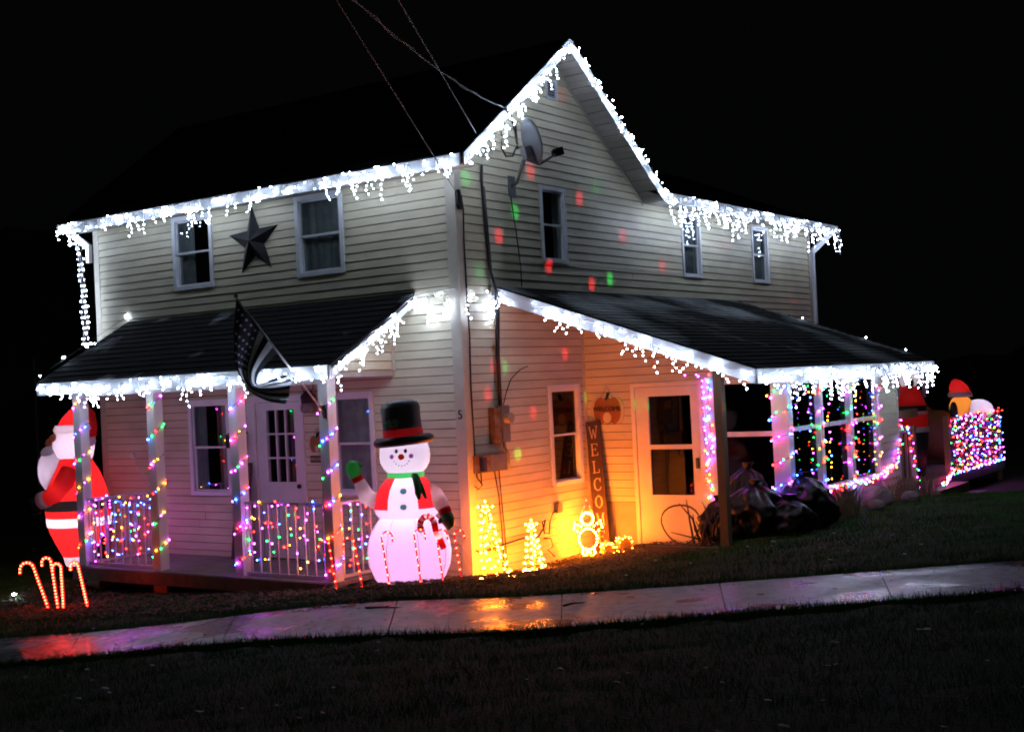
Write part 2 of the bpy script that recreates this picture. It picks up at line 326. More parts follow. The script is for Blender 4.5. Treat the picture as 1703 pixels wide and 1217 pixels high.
# ------------------------------------------------------------ wall planes: (a along, d out, z)
def PL(a, d, z): return (a, -d, z)
def PR(a, d, z): return (d, a, z)
def PS(a, d, z): return (a, 2.6 - d, z)
def PT(a, d, z): return (2.70 + d, a, z)
SC = .1016; SRN = random.Random(5)
def siding(parent, P, a0, a1, z0, z1, holes=(), clip=None, mt=None, name='siding_board', phase=.098):
    """one board per course, cut at the openings; clip(z)->(amin,amax) shortens it under a roof"""
    mt = mt or SID; k = math.floor((z0 - phase) / SC); z = phase + k * SC
    while z < z1 - .003:
        zb, zt = max(z, z0), min(z + SC, z1); mb = MB()
        cuts = sorted({zb, zt, *[c for hh in holes for c in (hh[2], hh[3]) if zb + .004 < c < zt - .004]}); groups = {}
        for b, t in zip(cuts, cuts[1:]):
            segs = [(a0, a1)]; mid = (b + t) / 2
            for (h0, h1, hz0, hz1) in holes:
                if hz0 < mid < hz1: segs = [s for q in segs for s in ((q[0], min(q[1], h0)), (max(q[0], h1), q[1])) if s[1] - s[0] > .005]
            for s0, s1 in segs:
                top = t >= z + SC - .001; tt_ = t - .0085 if top else t
                if tt_ - b < .004: continue
                db = .020 - .010 * (b - z) / SC; dt = .020 - .010 * (tt_ - z) / SC
                l0, l1, u0, u1 = s0, s1, s0, s1
                if clip:
                    c = clip(b); l0, l1 = max(s0, c[0]), min(s1, c[1]); c = clip(tt_); u0, u1 = max(s0, c[0]), min(s1, c[1])
                    if l1 - l0 < .01: continue
                    if u1 < u0: u0 = u1 = (u0 + u1) / 2
                m_ = groups.setdefault((round(s0, 3), round(s1, 3)), MB())
                m_.hexa([P(l0, -.004, b), P(l1, -.004, b), P(l1, db, b), P(l0, db, b), P(u0, -.004, tt_), P(u1, -.004, tt_), P(u1, dt, tt_), P(u0, dt, tt_)])
        for (s0, s1), m_ in groups.items():
            if s1 - s0 > 2.6 and not clip and len(m_.v) == 8:
                c_ = s0 + (s1 - s0) * SRN.uniform(.3, .7); v_ = m_.v; zc = lambda i: v_[i][2]
                for l_, r_ in ((s0, c_ - .001), (c_ + .001, s1)):
                    db, dt, b_, t_ = .020, .020 - .010 * (1 - .0085 / SC), v_[0][2], v_[4][2]; j = SRN.uniform(-.0015, .0015)
                    part(name, MB().hexa([P(l_, -.004, b_), P(r_, -.004, b_), P(r_, db + j, b_), P(l_, db + j, b_), P(l_, -.004, t_), P(r_, -.004, t_), P(r_, dt + j, t_), P(l_, dt + j, t_)]), mt, parent)
            else: part(name, m_, mt, parent)
        z += SC
def wall_core(parent, P, a0, a1, z0, z1, holes=(), th=.12, mt=None, name='wall'):
    A = sorted({a0, a1, *[v for q in holes for v in q[:2]]}); Z = sorted({z0, z1, *[v for q in holes for v in q[2:]]}); mb = MB()
    for i in range(len(A) - 1):
        j = 0
        while j < len(Z) - 1:
            am = (A[i] + A[i + 1]) / 2
            solid = lambda q: not any(x[0] < am < x[1] and x[2] < (Z[q] + Z[q + 1]) / 2 < x[3] for x in holes)
            if not solid(j): j += 1; continue
            e = j
            while e + 1 < len(Z) - 1 and solid(e + 1): e += 1
            mb.hexa([P(A[i], -th, Z[j]), P(A[i + 1], -th, Z[j]), P(A[i + 1], -.005, Z[j]), P(A[i], -.005, Z[j]), P(A[i], -th, Z[e + 1]), P(A[i + 1], -th, Z[e + 1]), P(A[i + 1], -.005, Z[e + 1]), P(A[i], -.005, Z[e + 1])])
            j = e + 1
    return part(name, mb, mt or GROOVE_SHADE, parent)
def pbox(mb, P, a0, a1, d0, d1, z0, z1):
    return mb.hexa([P(a0, d0, z0), P(a1, d0, z0), P(a1, d1, z0), P(a0, d1, z0), P(a0, d0, z1), P(a1, d0, z1), P(a1, d1, z1), P(a0, d1, z1)])
def window(parent, P, a0, a1, z0, z1, curtain='full', label=None, fw=.05, gm=None):
    f = MB(); e = .012
    pbox(f, P, a0 - e, a0 + fw, -.06, .03, z0 - e, z1 + e); pbox(f, P, a1 - fw, a1 + e, -.06, .03, z0 - e, z1 + e)
    pbox(f, P, a0 + fw, a1 - fw, -.06, .028, z1 - fw, z1 + e); pbox(f, P, a0 + fw, a1 - fw, -.06, .036, z0 - e, z0 + fw * .8)
    w_ = part('window', f, WHITE, parent, label=label)
    zm = (z0 + z1) / 2; s = MB(); i0, i1 = a0 + fw, a1 - fw; t = .022
    for (b, c, d) in ((z0 + fw * .8, zm + .012, -.03), (zm - .012, z1 - fw, -.012)):
        pbox(s, P, i0, i0 + t, d - .012, d + .012, b, c); pbox(s, P, i1 - t, i1, d - .012, d + .012, b, c)
        pbox(s, P, i0 + t, i1 - t, d - .011, d + .011, b, b + t); pbox(s, P, i0 + t, i1 - t, d - .011, d + .011, c - t, c)
        part('sash', s, WHITE, w_); s = MB()
    for (b, c, d) in ((z0 + fw * .8, zm, -.03), (zm, z1 - fw, -.012)):
        q = MB(); pbox(q, P, i0 + t - .004, i1 - t + .004, d - .003, d + .001, b + t - .004, c - t + .004 if c < z1 - .1 else c - t + .004); part('pane', q, gm or GLASS, w_)
    rm = MB(); D = -.75
    A0, A1, B0, B1 = a0 + .01, a1 - .01, z0 + .01, z1 - .01
    rm.add([P(A0, -.125, B0), P(A1, -.125, B0), P(A1, -.125, B1), P(A0, -.125, B1), P(A0 - .3, D, B0 - .3), P(A1 + .3, D, B0 - .3), P(A1 + .3, D, B1 + .1), P(A0 - .3, D, B1 + .1)],
           [(4, 5, 6, 7), (0, 1, 5, 4), (1, 2, 6, 5), (2, 3, 7, 6), (3, 0, 4, 7)])
    part('dark_room', rm, DGREY, w_)
    if curtain:
        wd = a1 - a0; rngs = {'full': [(a0 + .02, a1 - .02)], 'left': [(a0 + .02, a0 + wd * .42)], 'right': [(a1 - wd * .4, a1 - .02)], 'sides': [(a0 + .02, a0 + wd * .3), (a1 - wd * .3, a1 - .02)]}[curtain]
        for (c0, c1) in rngs:
            m2 = MB(); n = 28; vs = []
            for i in range(n + 1):
                a = c0 + (c1 - c0) * i / n; d = -.075 + .014 * math.sin(i * 1.35) + .008 * math.sin(i * .6)
                vs += [P(a, d, z0 - .02), P(a, d, z1)]
            m2.add(vs, [(2 * i, 2 * i + 2, 2 * i + 3, 2 * i + 1) for i in range(n)]); part('curtain', m2, CURT, w_, smooth=True, fix=False)
    return w_

# ------------------------------------------------------------ the farmhouse
house = thing('farmhouse', 'two storey house with beige clapboard siding, steep front gable and white trimmed windows', 'house')
WL = 6.44; EAV = 4.66; YE = 10.5; AP = 2.05; ZA = 6.40; SL = .734
holesL = [(-4.77, -4.01, 3.67, 4.63), (-2.478, -1.70, 3.65, 4.63), (-4.606, -3.841, .934, 2.17), (-2.02, -1.361, .958, 2.178), (-3.50, -2.51, .10, 2.19)]
holesR = [(1.735, 2.303, 3.70, 4.64), (5.516, 6.12, 3.667, 4.62), (8.004, 8.638, 3.676, 4.60), (1.715, 2.42, .905, 2.14)]
wall_core(house, PL, -WL, -.13, -.45, EAV, holesL); wall_core(house, PR, 0, YE, -.45, EAV, holesR)
gb = MB(); gb.prism([(-.02, EAV), (4.12, EAV), (AP, ZA - .03)], lambda a, b, d: PR(a, d, b), -.12, -.005); part('gable_wall', gb, GROOVE_SHADE, house)
siding(house, PL, -WL + .09, -.12, -.4, EAV, holesL)
siding(house, PR, .09, YE - .09, -.3, EAV, holesR)
siding(house, PR, -.1, 4.3, EAV, ZA - .02, [(1.99, 2.25, 5.77, 6.03)], clip=lambda z: (AP - (ZA - z) / SL, AP + (ZA - z) / SL))
for q in ((-WL, -WL + .12, .13, 4.1), (-WL, -.13, 4.1, 4.22), (-6.0, -.13, YE - .12, YE), (-6.1, -6.0, 4.25, YE)): part('rear_wall', MB().box(*q, -.45, EAV), SIDP, house)
for nm, q in (('corner_post', [(-.13, 0, -.022, .12)]), ('corner_post', [(-WL - .02, -WL + .09, -.022, .1)])):
    x0, x1, y0, y1 = q[0]; c = MB()
    if x0 > -1: c.box(-.12, .022, -.022, .0, -.3, EAV); c.box(.0, .022, .0, .10, -.3, EAV + .1)
    else: c.box(x0, x1, y0, y1, -.45, EAV)
    part(nm, c, TRIM, house)
c = MB(); c.box(-.02, .022, YE - .09, YE + .02, -.3, EAV); part('corner_post', c, TRIM, house)
c = MB(); c.box(.0, .024, 2.55, 2.6, .1, 3.0); part('corner_post', c, TRIM, house)
window(house, PL, *holesL[0], 'left'); window(house, PL, *holesL[1], 'full'); window(house, PL, *holesL[2], 'sides'); window(house, PL, *holesL[3], 'full')
window(house, PR, *holesR[0], 'sides', fw=.04); window(house, PR, *holesR[1], 'full', fw=.04); window(house, PR, *holesR[2], 'full', fw=.04); window(house, PR, *holesR[3], None, fw=.05, gm=GLASSD)
# gable vent
v = MB(); a0, a1, z0, z1 = 1.99, 2.25, 5.77, 6.03
pbox(v, PR, a0, a0 + .025, -.05, .03, z0, z1); pbox(v, PR, a1 - .025, a1, -.05, .03, z0, z1); pbox(v, PR, a0 + .025, a1 - .025, -.05, .029, z1 - .025, z1); pbox(v, PR, a0 + .025, a1 - .025, -.05, .029, z0, z0 + .025)
vent = part('gable_vent', v, WHITE, house)
v = MB(); pbox(v, PR, a0 + .02, a1 - .02, -.11, -.052, z0 + .02, z1 - .02); part('vent_backing', v, SIDP, vent)
for i in range(6):
    v = MB(); zz = z0 + .045 + i * .034; v.hexa([PR(a0 + .026, -.02, zz + .012), PR(a1 - .026, -.02, zz + .012), PR(a1 - .026, .022, zz - .008), PR(a0 + .026, .022, zz - .008), PR(a0 + .026, -.02, zz + .018), PR(a1 - .026, -.02, zz + .018), PR(a1 - .026, .022, zz - .002), PR(a0 + .026, .022, zz - .002)]); part('louvre', v, WHITE, vent)

def shingles(name, O, U, V, wd, ln, mt, parent, tab=.30, exp=.14, quad=None):
    """courses of tabs from eave (O) up along V; U along the eave; quad(v)->(u0,u1)"""
    O = Vector(O); U = Vector(U).normalized(); V = Vector(V).normalized(); N = U.cross(V).normalized()
    if N.z < 0: N = -N
    mb = MB(); r = random.Random(len(name) + int(wd * 10)); n = int(ln / exp) + 1
    for i in range(n):
        v0 = i * exp; v1 = min(v0 + exp * 1.15, ln); u0, u1 = (quad(v0 / ln) if quad else (0, wd)); u = u0 - (i % 3) * tab / 3
        while u < u1:
            a, b = max(u, u0) + .002, min(u + tab, u1) - .002; u += tab
            if b - a < .02: continue
            t = .011 + r.uniform(-.002, .004); p = lambda uu, vv, nn: O + U * uu + V * vv + N * nn
            j = r.uniform(-.004, .004)
            mb.add([p(a, v0 + j, 0), p(b, v0 + j, 0), p(b, v0 + j, t), p(a, v0 + j, t), p(b, v1, .001), p(a, v1, .001)], [(0, 1, 2, 3), (3, 2, 4, 5)])
    return part(name, mb, mt, parent, kind='stuff', fix=False)
# main roof (front section): ridge along x at y=2.05
RX0, RX1 = -6.88, .35; ZR = 6.49; th = .10
def slab(mb, p, N, t):
    N = Vector(N).normalized() * t; mb.hexa([tuple(Vector(q) - N) for q in p] + [tuple(q) for q in p]); return mb
nF = Vector((0, -SL, 1)).normalized(); nB = Vector((0, SL, 1)).normalized()
ye = -.28; ze = ZR - SL * (AP - ye)
rf = MB(); slab(rf, [(RX0, ye, ze - .012), (RX1, ye, ze - .012), (RX1, AP, ZR - .012), (RX0, AP, ZR - .012)], nF, .05)
yb = 4.37; zb = ZR - SL * (yb - AP)
slab(rf, [(RX0, AP, ZR - .012), (RX1, AP, ZR - .012), (RX1, yb, zb - .012), (RX0, yb, zb - .012)], nB, .05)
roof = part('roof', rf, SHIN, house)
ls = math.hypot(AP - ye, ZR - ze)
shingles('shingles', (RX0, ye - .02, ze - .015), (1, 0, 0), (0, 1, SL), RX1 - RX0, ls, SHIN, roof)
shingles('shingles', (RX0, yb + .02, zb - .015), (1, 0, 0), (0, -1, SL), RX1 - RX0, ls, SHIN, roof)
# rear section roof: ridge along y
rx = -3.0; zE = 4.77; s2 = .42
r2 = MB(); n2 = Vector((s2, 0, 1)).normalized(); slab(r2, [(.35, 4.20, zE), (.35, 11.03, zE), (rx, 11.03, zE + s2 * (.35 - rx)), (rx, 4.20, zE + s2 * (.35 - rx))], n2, .05)
slab(r2, [(rx, 4.2, zE + s2 * (.35 - rx)), (rx, 11.03, zE + s2 * (.35 - rx)), (-6.4, 11.03, zE - .02), (-6.4, 4.2, zE - .02)], (-s2, 0, 1), .05)
roof2 = part('rear_roof', r2, SHIN, house)
shingles('shingles', (.36, 4.38, zE), (0, 1, 0), (-1, 0, s2), 6.65, 3.3, SHIN, roof2)
# fascias / rake boards / soffits
f = MB(); f.box(RX0, RX1 - .03, ye - .02, ye + .005, ze - .155, ze - .02); part('fascia', f, FASC, house)
f = MB(); f.box(.35, .372, 4.42, 11.03, zE - .135, zE - .0); part('fascia', f, FASC, house)
for sgn in (-1, 1):
    f = MB(); yf = ye if sgn < 0 else yb; zf = ze if sgn < 0 else zb
    f.hexa([(.35, yf, zf - .16), (.373, yf, zf - .16), (.373, AP, ZR - .165), (.35, AP, ZR - .165), (.35, yf, zf - .022), (.373, yf, zf - .022), (.373, AP, ZR - .022), (.35, AP, ZR - .022)])
    part('rake_board', f, FASC, house)
    f = MB(); f.hexa([(RX0 - .02, yf, zf - .16), (RX0, yf, zf - .16), (RX0, AP, ZR - .165), (RX0 - .02, AP, ZR - .165), (RX0 - .02, yf, zf - .022), (RX0, yf, zf - .022), (RX0, AP, ZR - .022), (RX0 - .02, AP, ZR - .022)])
    part('rake_board', f, FASC, house)
# gable soffit as ribbed panels (right slope is the one seen from below)
for sgn in (-1, 1):
    L = 2.34; n = 26
    for i in range(n):
        t0, t1 = i / n, (i + 1) / n - .006; g0 = AP + sgn * L * t0; g1 = AP + sgn * L * t1
        zz = lambda y: ZR - .135 - SL * abs(y - AP)
        mb = MB(); dz = .004 if i % 2 else 0
        mb.hexa([(.0, g0, zz(g0) + dz), (.349, g0, zz(g0) + dz), (.349, g1, zz(g1) + dz), (0, g1, zz(g1) + dz), (.0, g0, zz(g0) + .012), (.349, g0, zz(g0) + .012), (.349, g1, zz(g1) + .012), (0, g1, zz(g1) + .012)])
        part('soffit_panel', mb, SOFF, house)
mb = MB(); mb.bar((.01, AP, ZR - .155), (.01, 4.38, ZR - .155 - SL * (4.38 - AP)), .03, .03); part('soffit_moulding', mb, TRIM, house)
mb = MB(); mb.box(RX0, RX1, ye + .006, -.0, EAV - .012, EAV); part('soffit', mb, SOFF, house)
mb = MB(); mb.box(.0, .349, 4.40, 11.03, EAV - .012, EAV); part('soffit', mb, SOFF, house)
mb = MB(); mb.box(.0, .349, 4.385, 4.397, EAV - .01, zb - .10); part('soffit_return', mb, SOFF, house)
# gutter elbows at both ends
mb = MB(); mb.bar((-6.84, -.2, 4.70), (-6.50, -.06, 4.42), .07, .09); mb.bar((-6.50, -.07, 4.44), (-6.50, -.07, 4.2), .06, .07); part('downspout', mb, WHITE, house)
mb = MB(); mb.bar((.24, 11.0, 4.66), (.03, 10.60, 4.32), .07, .09); mb.bar((.03, 10.60, 4.34), (.03, 10.60, 3.0), .05, .06); part('downspout', mb, WHITE, house)
# panelled front door (with glass grid) under the front porch
dr = MB(); pbox(dr, PL, -3.50, -3.355, -.04, .028, .10, 2.19); pbox(dr, PL, -2.56, -2.505, -.04, .028, .10, 2.19); pbox(dr, PL, -3.355, -2.56, -.04, .026, 2.11, 2.19)
door = part('front_door', dr, DOORP, house, label='white front door with a nine pane window')
gx0, gx1, gz0, gz1 = -3.17, -2.68, 1.10, 2.01
d2 = MB()
for q in ((-3.35, gx0, .14, 2.105), (gx1, -2.565, .14, 2.105), (gx0, gx1, .14, gz0), (gx0, gx1, gz1, 2.105)): pbox(d2, PL, q[0], q[1], -.04, .005, q[2], q[3])
pbox(d2, PL, -3.24, -2.98, .005, .013, .28, .9); pbox(d2, PL, -2.93, -2.67, .005, .013, .28, .9)
leaf = part('door_leaf', d2, DOORP, door)
mu = MB()
for i in (1, 2):
    a = gx0 + (gx1 - gx0) * i / 3; pbox(mu, PL, a - .011, a + .011, -.03, .002, gz0, gz1)
    z = gz0 + (gz1 - gz0) * i / 3; pbox(mu, PL, gx0, gx1, -.028, .0, z - .011, z + .011)
part('glazing_bars', mu, DOORP, door)
for i in range(3):
    for j in range(3):
        q = MB(); pbox(q, PL, gx0 + (gx1 - gx0) * i / 3 + .011, gx0 + (gx1 - gx0) * (i + 1) / 3 - .011, -.024, -.020, gz0 + (gz1 - gz0) * j / 3 + .011, gz0 + (gz1 - gz0) * (j + 1) / 3 - .011); part('pane', q, GLASS, door)
q = MB(); q.ball((-2.62, -.03, 1.05), .028); part('door_knob', q, DKMET, door, smooth=True)
q = MB(); pbox(q, PL, -3.34, -2.52, -.4, -.12, .1, 2.15); part('dark_room', q, DGREY, door)

# ------------------------------------------------------------ front porch (left)
YP = -1.5; XL, XR = -5.75, -.63; ZW, ZP = 3.33, 2.51
porch = thing('front_porch', 'open front porch with a dark shed roof, four white posts and metal railings', 'porch', (-3.2, -1.2, 0))
sl = (ZW - ZP) / 1.5; nP = Vector((0, -sl, 1))
mb = MB(); slab(mb, [(XL, YP, ZP - .012), (XR, YP, ZP - .012), (XR, -.02, ZW - .024), (XL, -.02, ZW - .024)], nP, .06); pr_ = part('porch_roof', mb, SHIN, porch)
shingles('shingles', (XL - .01, YP - .02, ZP - .015), (1, 0, 0), (0, 1, sl), XR - XL + .02, math.hypot(1.5, ZW - ZP), FROST, pr_)
mb = MB(); mb.box(XL, XR - .023, YP - .022, YP, ZP - .17, ZP - .02); part('fascia', mb, FASC, porch)
for xx in (XL, XR):
    mb = MB(); mb.hexa([(xx - .022, YP, ZP - .17), (xx, YP, ZP - .17), (xx, -.02, ZW - .17), (xx - .022, -.02, ZW - .17), (xx - .022, YP, ZP - .022), (xx, YP, ZP - .022), (xx, -.02, ZW - .022), (xx - .022, -.02, ZW - .022)]); part('rake_board', mb, FASC, porch)
mb = MB(); mb.box(XL + .02, XR - .4, YP + .002, -.02, 2.37, 2.385); part('ceiling', mb, SOFF, porch)
mb = MB(); mb.box(-5.38, -.91, -1.27, -1.13, 2.30, 2.37); part('beam', mb, WPOST, porch)
for xg in (-1.0, -5.36):
    P_ = (lambda a, d, z, xg=xg: (xg + d, a, z)) if xg > -2 else (lambda a, d, z, xg=xg: (xg - d, a, z))
    siding(porch, P_, -1.26, -.02, 2.42, 3.2, clip=lambda z: (-(3.13 - z) / sl, 0), name='gable_board')
    mb = MB(); mb.box(xg - .05, xg + .0, -1.26, -.02, 2.36, 2.42); part('gable_trim', mb, SIDP, porch)
mb = MB(); mb.box(-1.03, -.975, -.07, -.018, 2.42, 2.95); part('gable_trim', mb, TRIM, porch)
PX = [-5.31, -3.86, -2.41, -.98]
for x in PX:
    mb = MB(); mb.box(x - .068, x + .068, -1.268, -1.132, .13, 2.30); part('post', mb, WPOST, porch)
for k in range(9):
    mb = MB(); y0 = -1.32 + k * .146; mb.box(-5.42, -.88, y0, y0 + .142, .085, .13 - RND.uniform(0, .003)); part('floor_board', mb, PORCHF, porch)
mb = MB(); mb.box(-5.42, -.88, -1.345, -1.325, -.03, .12); part('rim_board', mb, WOODH, porch)
for x in (-5.2, -3.9, -2.5, -1.1): part('footing', MB().box(x - .12, x + .12, -1.2, -1.0, -.4, .085), CONC, porch)
mb = MB(); mb.box(-5.4, -.9, -.95, -.93, -.45, .084); part('dark_gap_sheet', mb, DGREY, porch)  # dark sheet standing in for the shaded gap under the floor
balm = MB().box(-.009, .009, -.009, .009, 0, .80).mesh('baluster', ALU)
def railing(parent, a, b, z0, z1, n, me, name='railing', mt=None, w=.035):
    a = Vector(a); b = Vector(b); mb = MB(); u = Vector((0, 0, 1))
    mb.bar(a + u * z1, b + u * z1, w, .03); r = part(name, mb, mt or ALU, parent); mb = MB(); mb.bar(a + u * z0, b + u * z0, w, .03); part('bottom_rail', mb, mt or ALU, r)
    for i in range(n):
        p = a + (b - a) * ((i + .5) / n); inst('baluster', me, r, (p.x, p.y, z0 + .01))
    return r
railing(porch, (-5.24, -1.2, 0), (-3.93, -1.2, 0), .16, .97, 9, balm)
railing(porch, (-2.34, -1.2, 0), (-1.05, -1.2, 0), .16, .97, 9, balm)
railing(porch, (-5.31, -1.13, 0), (-5.31, -.03, 0), .16, .97, 7, balm)
railing(porch, (-.98, -1.13, 0), (-.98, -.03, 0), .16, .97, 7, balm)

# ------------------------------------------------------------ side porch with screened room (right)
QX = 3.15; zq = 2.225; zw = 3.345; s3 = (zw - zq) / QX; yn0, yn1, yf0, yf1 = .64, .93, 7.28, 7.06
sp = thing('side_porch', 'screened side porch under a wide dark shed roof with a white entry door', 'porch', (1.6, 3.5, .2))
ctop = [(QX, yn1, zq), (QX, yf1, zq), (0.02, yf0, zw), (0.02, yn0, zw)]
mb = MB(); slab(mb, ctop, (s3, 0, 1), .06); spr = part('porch_roof', mb, SHIN, sp)
shingles('shingles', (QX + .015, yn1, zq + .004), (0, 1, 0), (-1, 0, s3), 6.3, math.hypot(QX, zw - zq), SNOWY, spr, quad=lambda t: (-(yn1 - yn0) * t, 6.13 + .22 * t))
mb = MB(); mb.box(QX, QX + .022, yn1 - .01, yf1, zq - .155, zq - .0); part('fascia', mb, FASC, sp)
for (ya, yb_) in ((yn0, yn1), (yf0 + .022, yf1 + .022)):
    mb = MB(); mb.hexa([(.024, ya - .022, zw - .165), (QX, yb_ - .022, zq - .155), (QX, yb_, zq - .155), (.024, ya, zw - .165), (.024, ya - .022, zw - .006), (QX, yb_ - .022, zq), (QX, yb_, zq), (.024, ya, zw - .006)]); part('rake_board', mb, FASC, sp)
def zr(x): return zw - s3 * x - .075
mb = MB(); mb.hexa([(.03, .7, zr(.03) - .012), (3.12, .97, zr(3.12) - .012), (3.12, 2.55, zr(3.12) - .012), (.03, 2.55, zr(.03) - .012), (.03, .7, zr(.03)), (3.12, .97, zr(3.12)), (3.12, 2.55, zr(3.12)), (.03, 2.55, zr(.03))]); part('ceiling', mb, SOFF, sp)
hS = [(.69, 1.70, 0, 2.125), (1.85, 2.59, .66, 2.05)]
siding(sp, PS, .026, 1.85, .63, 3.24, [hS[0]], clip=lambda z: (0, (zw - .09 - z) / s3))
siding(sp, PS, 1.85, 2.72, 2.06, 2.35, clip=lambda z: (0, (zw - .09 - z) / s3))
mb = MB(); mb.hexa([PS(.0, -.1, 2.13), PS(2.7, -.1, 2.13), PS(2.7, -.006, 2.13), PS(0, -.006, 2.13), PS(0, -.1, zr(0) - .02), PS(2.7, -.1, zr(2.7) - .02), PS(2.7, -.006, zr(2.7) - .02), PS(0, -.006, zr(0) - .02)])
pbox(mb, PS, 0, .68, -.1, -.006, 0, 2.13); pbox(mb, PS, 1.70, 1.84, -.1, -.006, 0, 2.13); part('wall', mb, GROOVE_SHADE, sp)
for a0, a1 in ((.03, .36), (.364, .685)):
    mb = MB(); pbox(mb, PS, a0, a1, -.005, .016, -.05, .622); part('lower_panel', mb, CONC, sp)
mb = MB(); pbox(mb, PS, 1.86, 2.62, -.02, .0, .1, .70); part('lower_panel', mb, CONC, sp)
# entry door
mb = MB()
for q in ((.69, .745, .09, 2.125), (1.63, 1.70, .09, 2.125), (.745, 1.63, 2.07, 2.125)): pbox(mb, PS, q[0], q[1], -.05, .035, q[2], q[3])
sd = part('storm_door', mb, DOOR2, sp, label='cream storm door with two stacked glass panes')
mb = MB(); gz = ((.72, 1.29), (1.345, 1.95)); ga, gb_ = .93, 1.52
for q in ((.75, ga, .11, 2.065), (gb_, 1.625, .11, 2.065), (ga, gb_, .11, .72), (ga, gb_, 1.29, 1.345), (ga, gb_, 1.95, 2.065)): pbox(mb, PS, q[0], q[1], -.02, .022, q[2], q[3])
part('door_leaf', mb, DOOR2, sd)
for a, b in gz:
    q = MB(); pbox(q, PS, ga - .004, gb_ + .004, -.008, -.003, a - .004, b + .004); part('pane', q, GLASSD, sd)
q = MB(); pbox(q, PS, .75, 1.69, -.5, -.12, .1, 2.1); part('dark_room', q, DGREY, sd)
q = MB(); pbox(q, PS, 1.57, 1.60, .022, .05, 1.05, 1.18); part('door_handle', q, BLACK, sd)
# screened bays
for (x0, x1) in ((1.70, 1.86), (2.585, 2.79)):
    mb = MB(); pbox(mb, PS, x0, x1, -.1, .036, .2 if x0 > 2 else .1, 2.12); part('post', mb, WPOST, sp)
mb = MB(); pbox(mb, PS, 1.86, 2.585, -.06, .03, 1.43, 1.485); part('screen_rail', mb, WPOST, sp)
mb = MB(); pbox(mb, PS, 1.86, 2.585, -.06, .034, .68, .75); part('sill', mb, WPOST, sp)
q = MB(); pbox(q, PS, 1.86, 2.585, -.035, -.031, .75, 2.1); part('screen', q, SCREEN, sp)
PY = [3.76, 4.81, 5.85]
for y in PY:
    mb = MB(); mb.box(2.62, 2.735, y - .05, y + .05, .66, 2.12); part('post', mb, WPOST, sp)
mb = MB(); mb.box(2.60, 2.74, 2.66, 6.0, .66, .72); part('sill', mb, WPOST, sp)
mb = MB(); mb.box(2.60, 2.74, 2.66, 6.72, 2.03, 2.12); part('beam', mb, WPOST, sp)
for a, b in ((2.66, 3.71), (3.81, 4.76), (4.86, 5.80)):
    mb = MB(); mb.box(2.655, 2.70, a, b, 1.46, 1.51); part('screen_rail', mb, WPOST, sp)
    q = MB(); q.box(2.66, 2.663, a, b, .72, 2.03); part('screen', q, SCREEN, sp)
siding(sp, PT, 5.92, 6.70, .3, 2.03, name='siding_board')
for q in ((2.6, 2.695, 5.9, 6.70, .3, 2.03), (0.03, 2.6, 6.62, 6.7, .2, 2.2), (2.6, 2.695, 2.72, 5.9, .15, .655)): part('wall', MB().box(*q), SIDP, sp)
mb = MB(); mb.box(2.69, 2.725, 6.68, 6.73, .3, 2.03); part('corner_post', mb, TRIM, sp)
mb = MB(); mb.box(.03, 2.6, 2.75, 6.6, .3, .4); part('floor', mb, DGREY, sp)
mb = MB(); mb.box(2.56, 2.655, 1.10, 1.195, .1, 2.30); tag(part('wooden_post', mb, WOOD, sp), None, None)
mb = MB(); mb.box(1.7, 3.05, .98, 1.05, .18, .32); part('border_timber', mb, WOOD, sp)

# ------------------------------------------------------------ wooden deck (far right)
dk = thing('wooden_deck', 'raised wooden deck beyond the screened porch with a light wrapped railing', 'deck', (1.8, 9.5, .2))
for k in range(17):
    mb = MB(); x0 = .25 + k * .144; mb.box(x0, x0 + .14, 6.8, 12.35, .39, .42); part('deck_board', mb, WOODH, dk)
mb = MB(); mb.box(2.705, 2.74, 6.8, 12.38, .24, .419); part('rim_board', mb, WOODH, dk)
for y, z in ((6.83, 1.28), (7.50, 1.28), (9.22, 1.33), (12.34, 1.33)):
    mb = MB(); mb.box(2.62, 2.70, y - .045, y + .045, -.3, z); part('post', mb, DWOOD, dk)
mb = MB(); mb.box(2.59, 2.63, 6.72, 7.9, 1.40, 1.52); part('top_rail', mb, DWOOD, dk)
balr = MB().box(-.014, .014, -.014, .014, 0, .84).mesh('baluster', mat('deck_baluster_metal', (.16, .10, .10), .25, .6))
balw = MB().box(-.018, .018, -.018, .018, 0, .84).mesh('baluster', DWOOD)
railing(dk, (2.66, 9.27, 0), (2.66, 12.3, 0), .46, 1.29, 26, balr, mt=DWOOD, w=.06)
railing(dk, (2.66, 6.88, 0), (2.66, 7.45, 0), .44, 1.22, 3, balw, mt=DWOOD, w=.06)
for i, z in enumerate((.55, .75, .95, 1.15, 1.32)):
    mb = MB(); mb.box(.25, .29, 6.9, 12.3, z, z + .06); part('back_rail', mb, DWOOD, dk)
for y in (6.9, 8.7, 10.5, 12.3): part('back_post', MB().box(.29, .36, y - .04, y + .04, -.2, 1.4), DWOOD, dk)
for i in range(2):
    mb = MB(); mb.box(2.745 + i * .27, 3.0 + i * .27, 7.6, 9.15, .05, .30 - i * .14); part('step', mb, WOODH, dk)

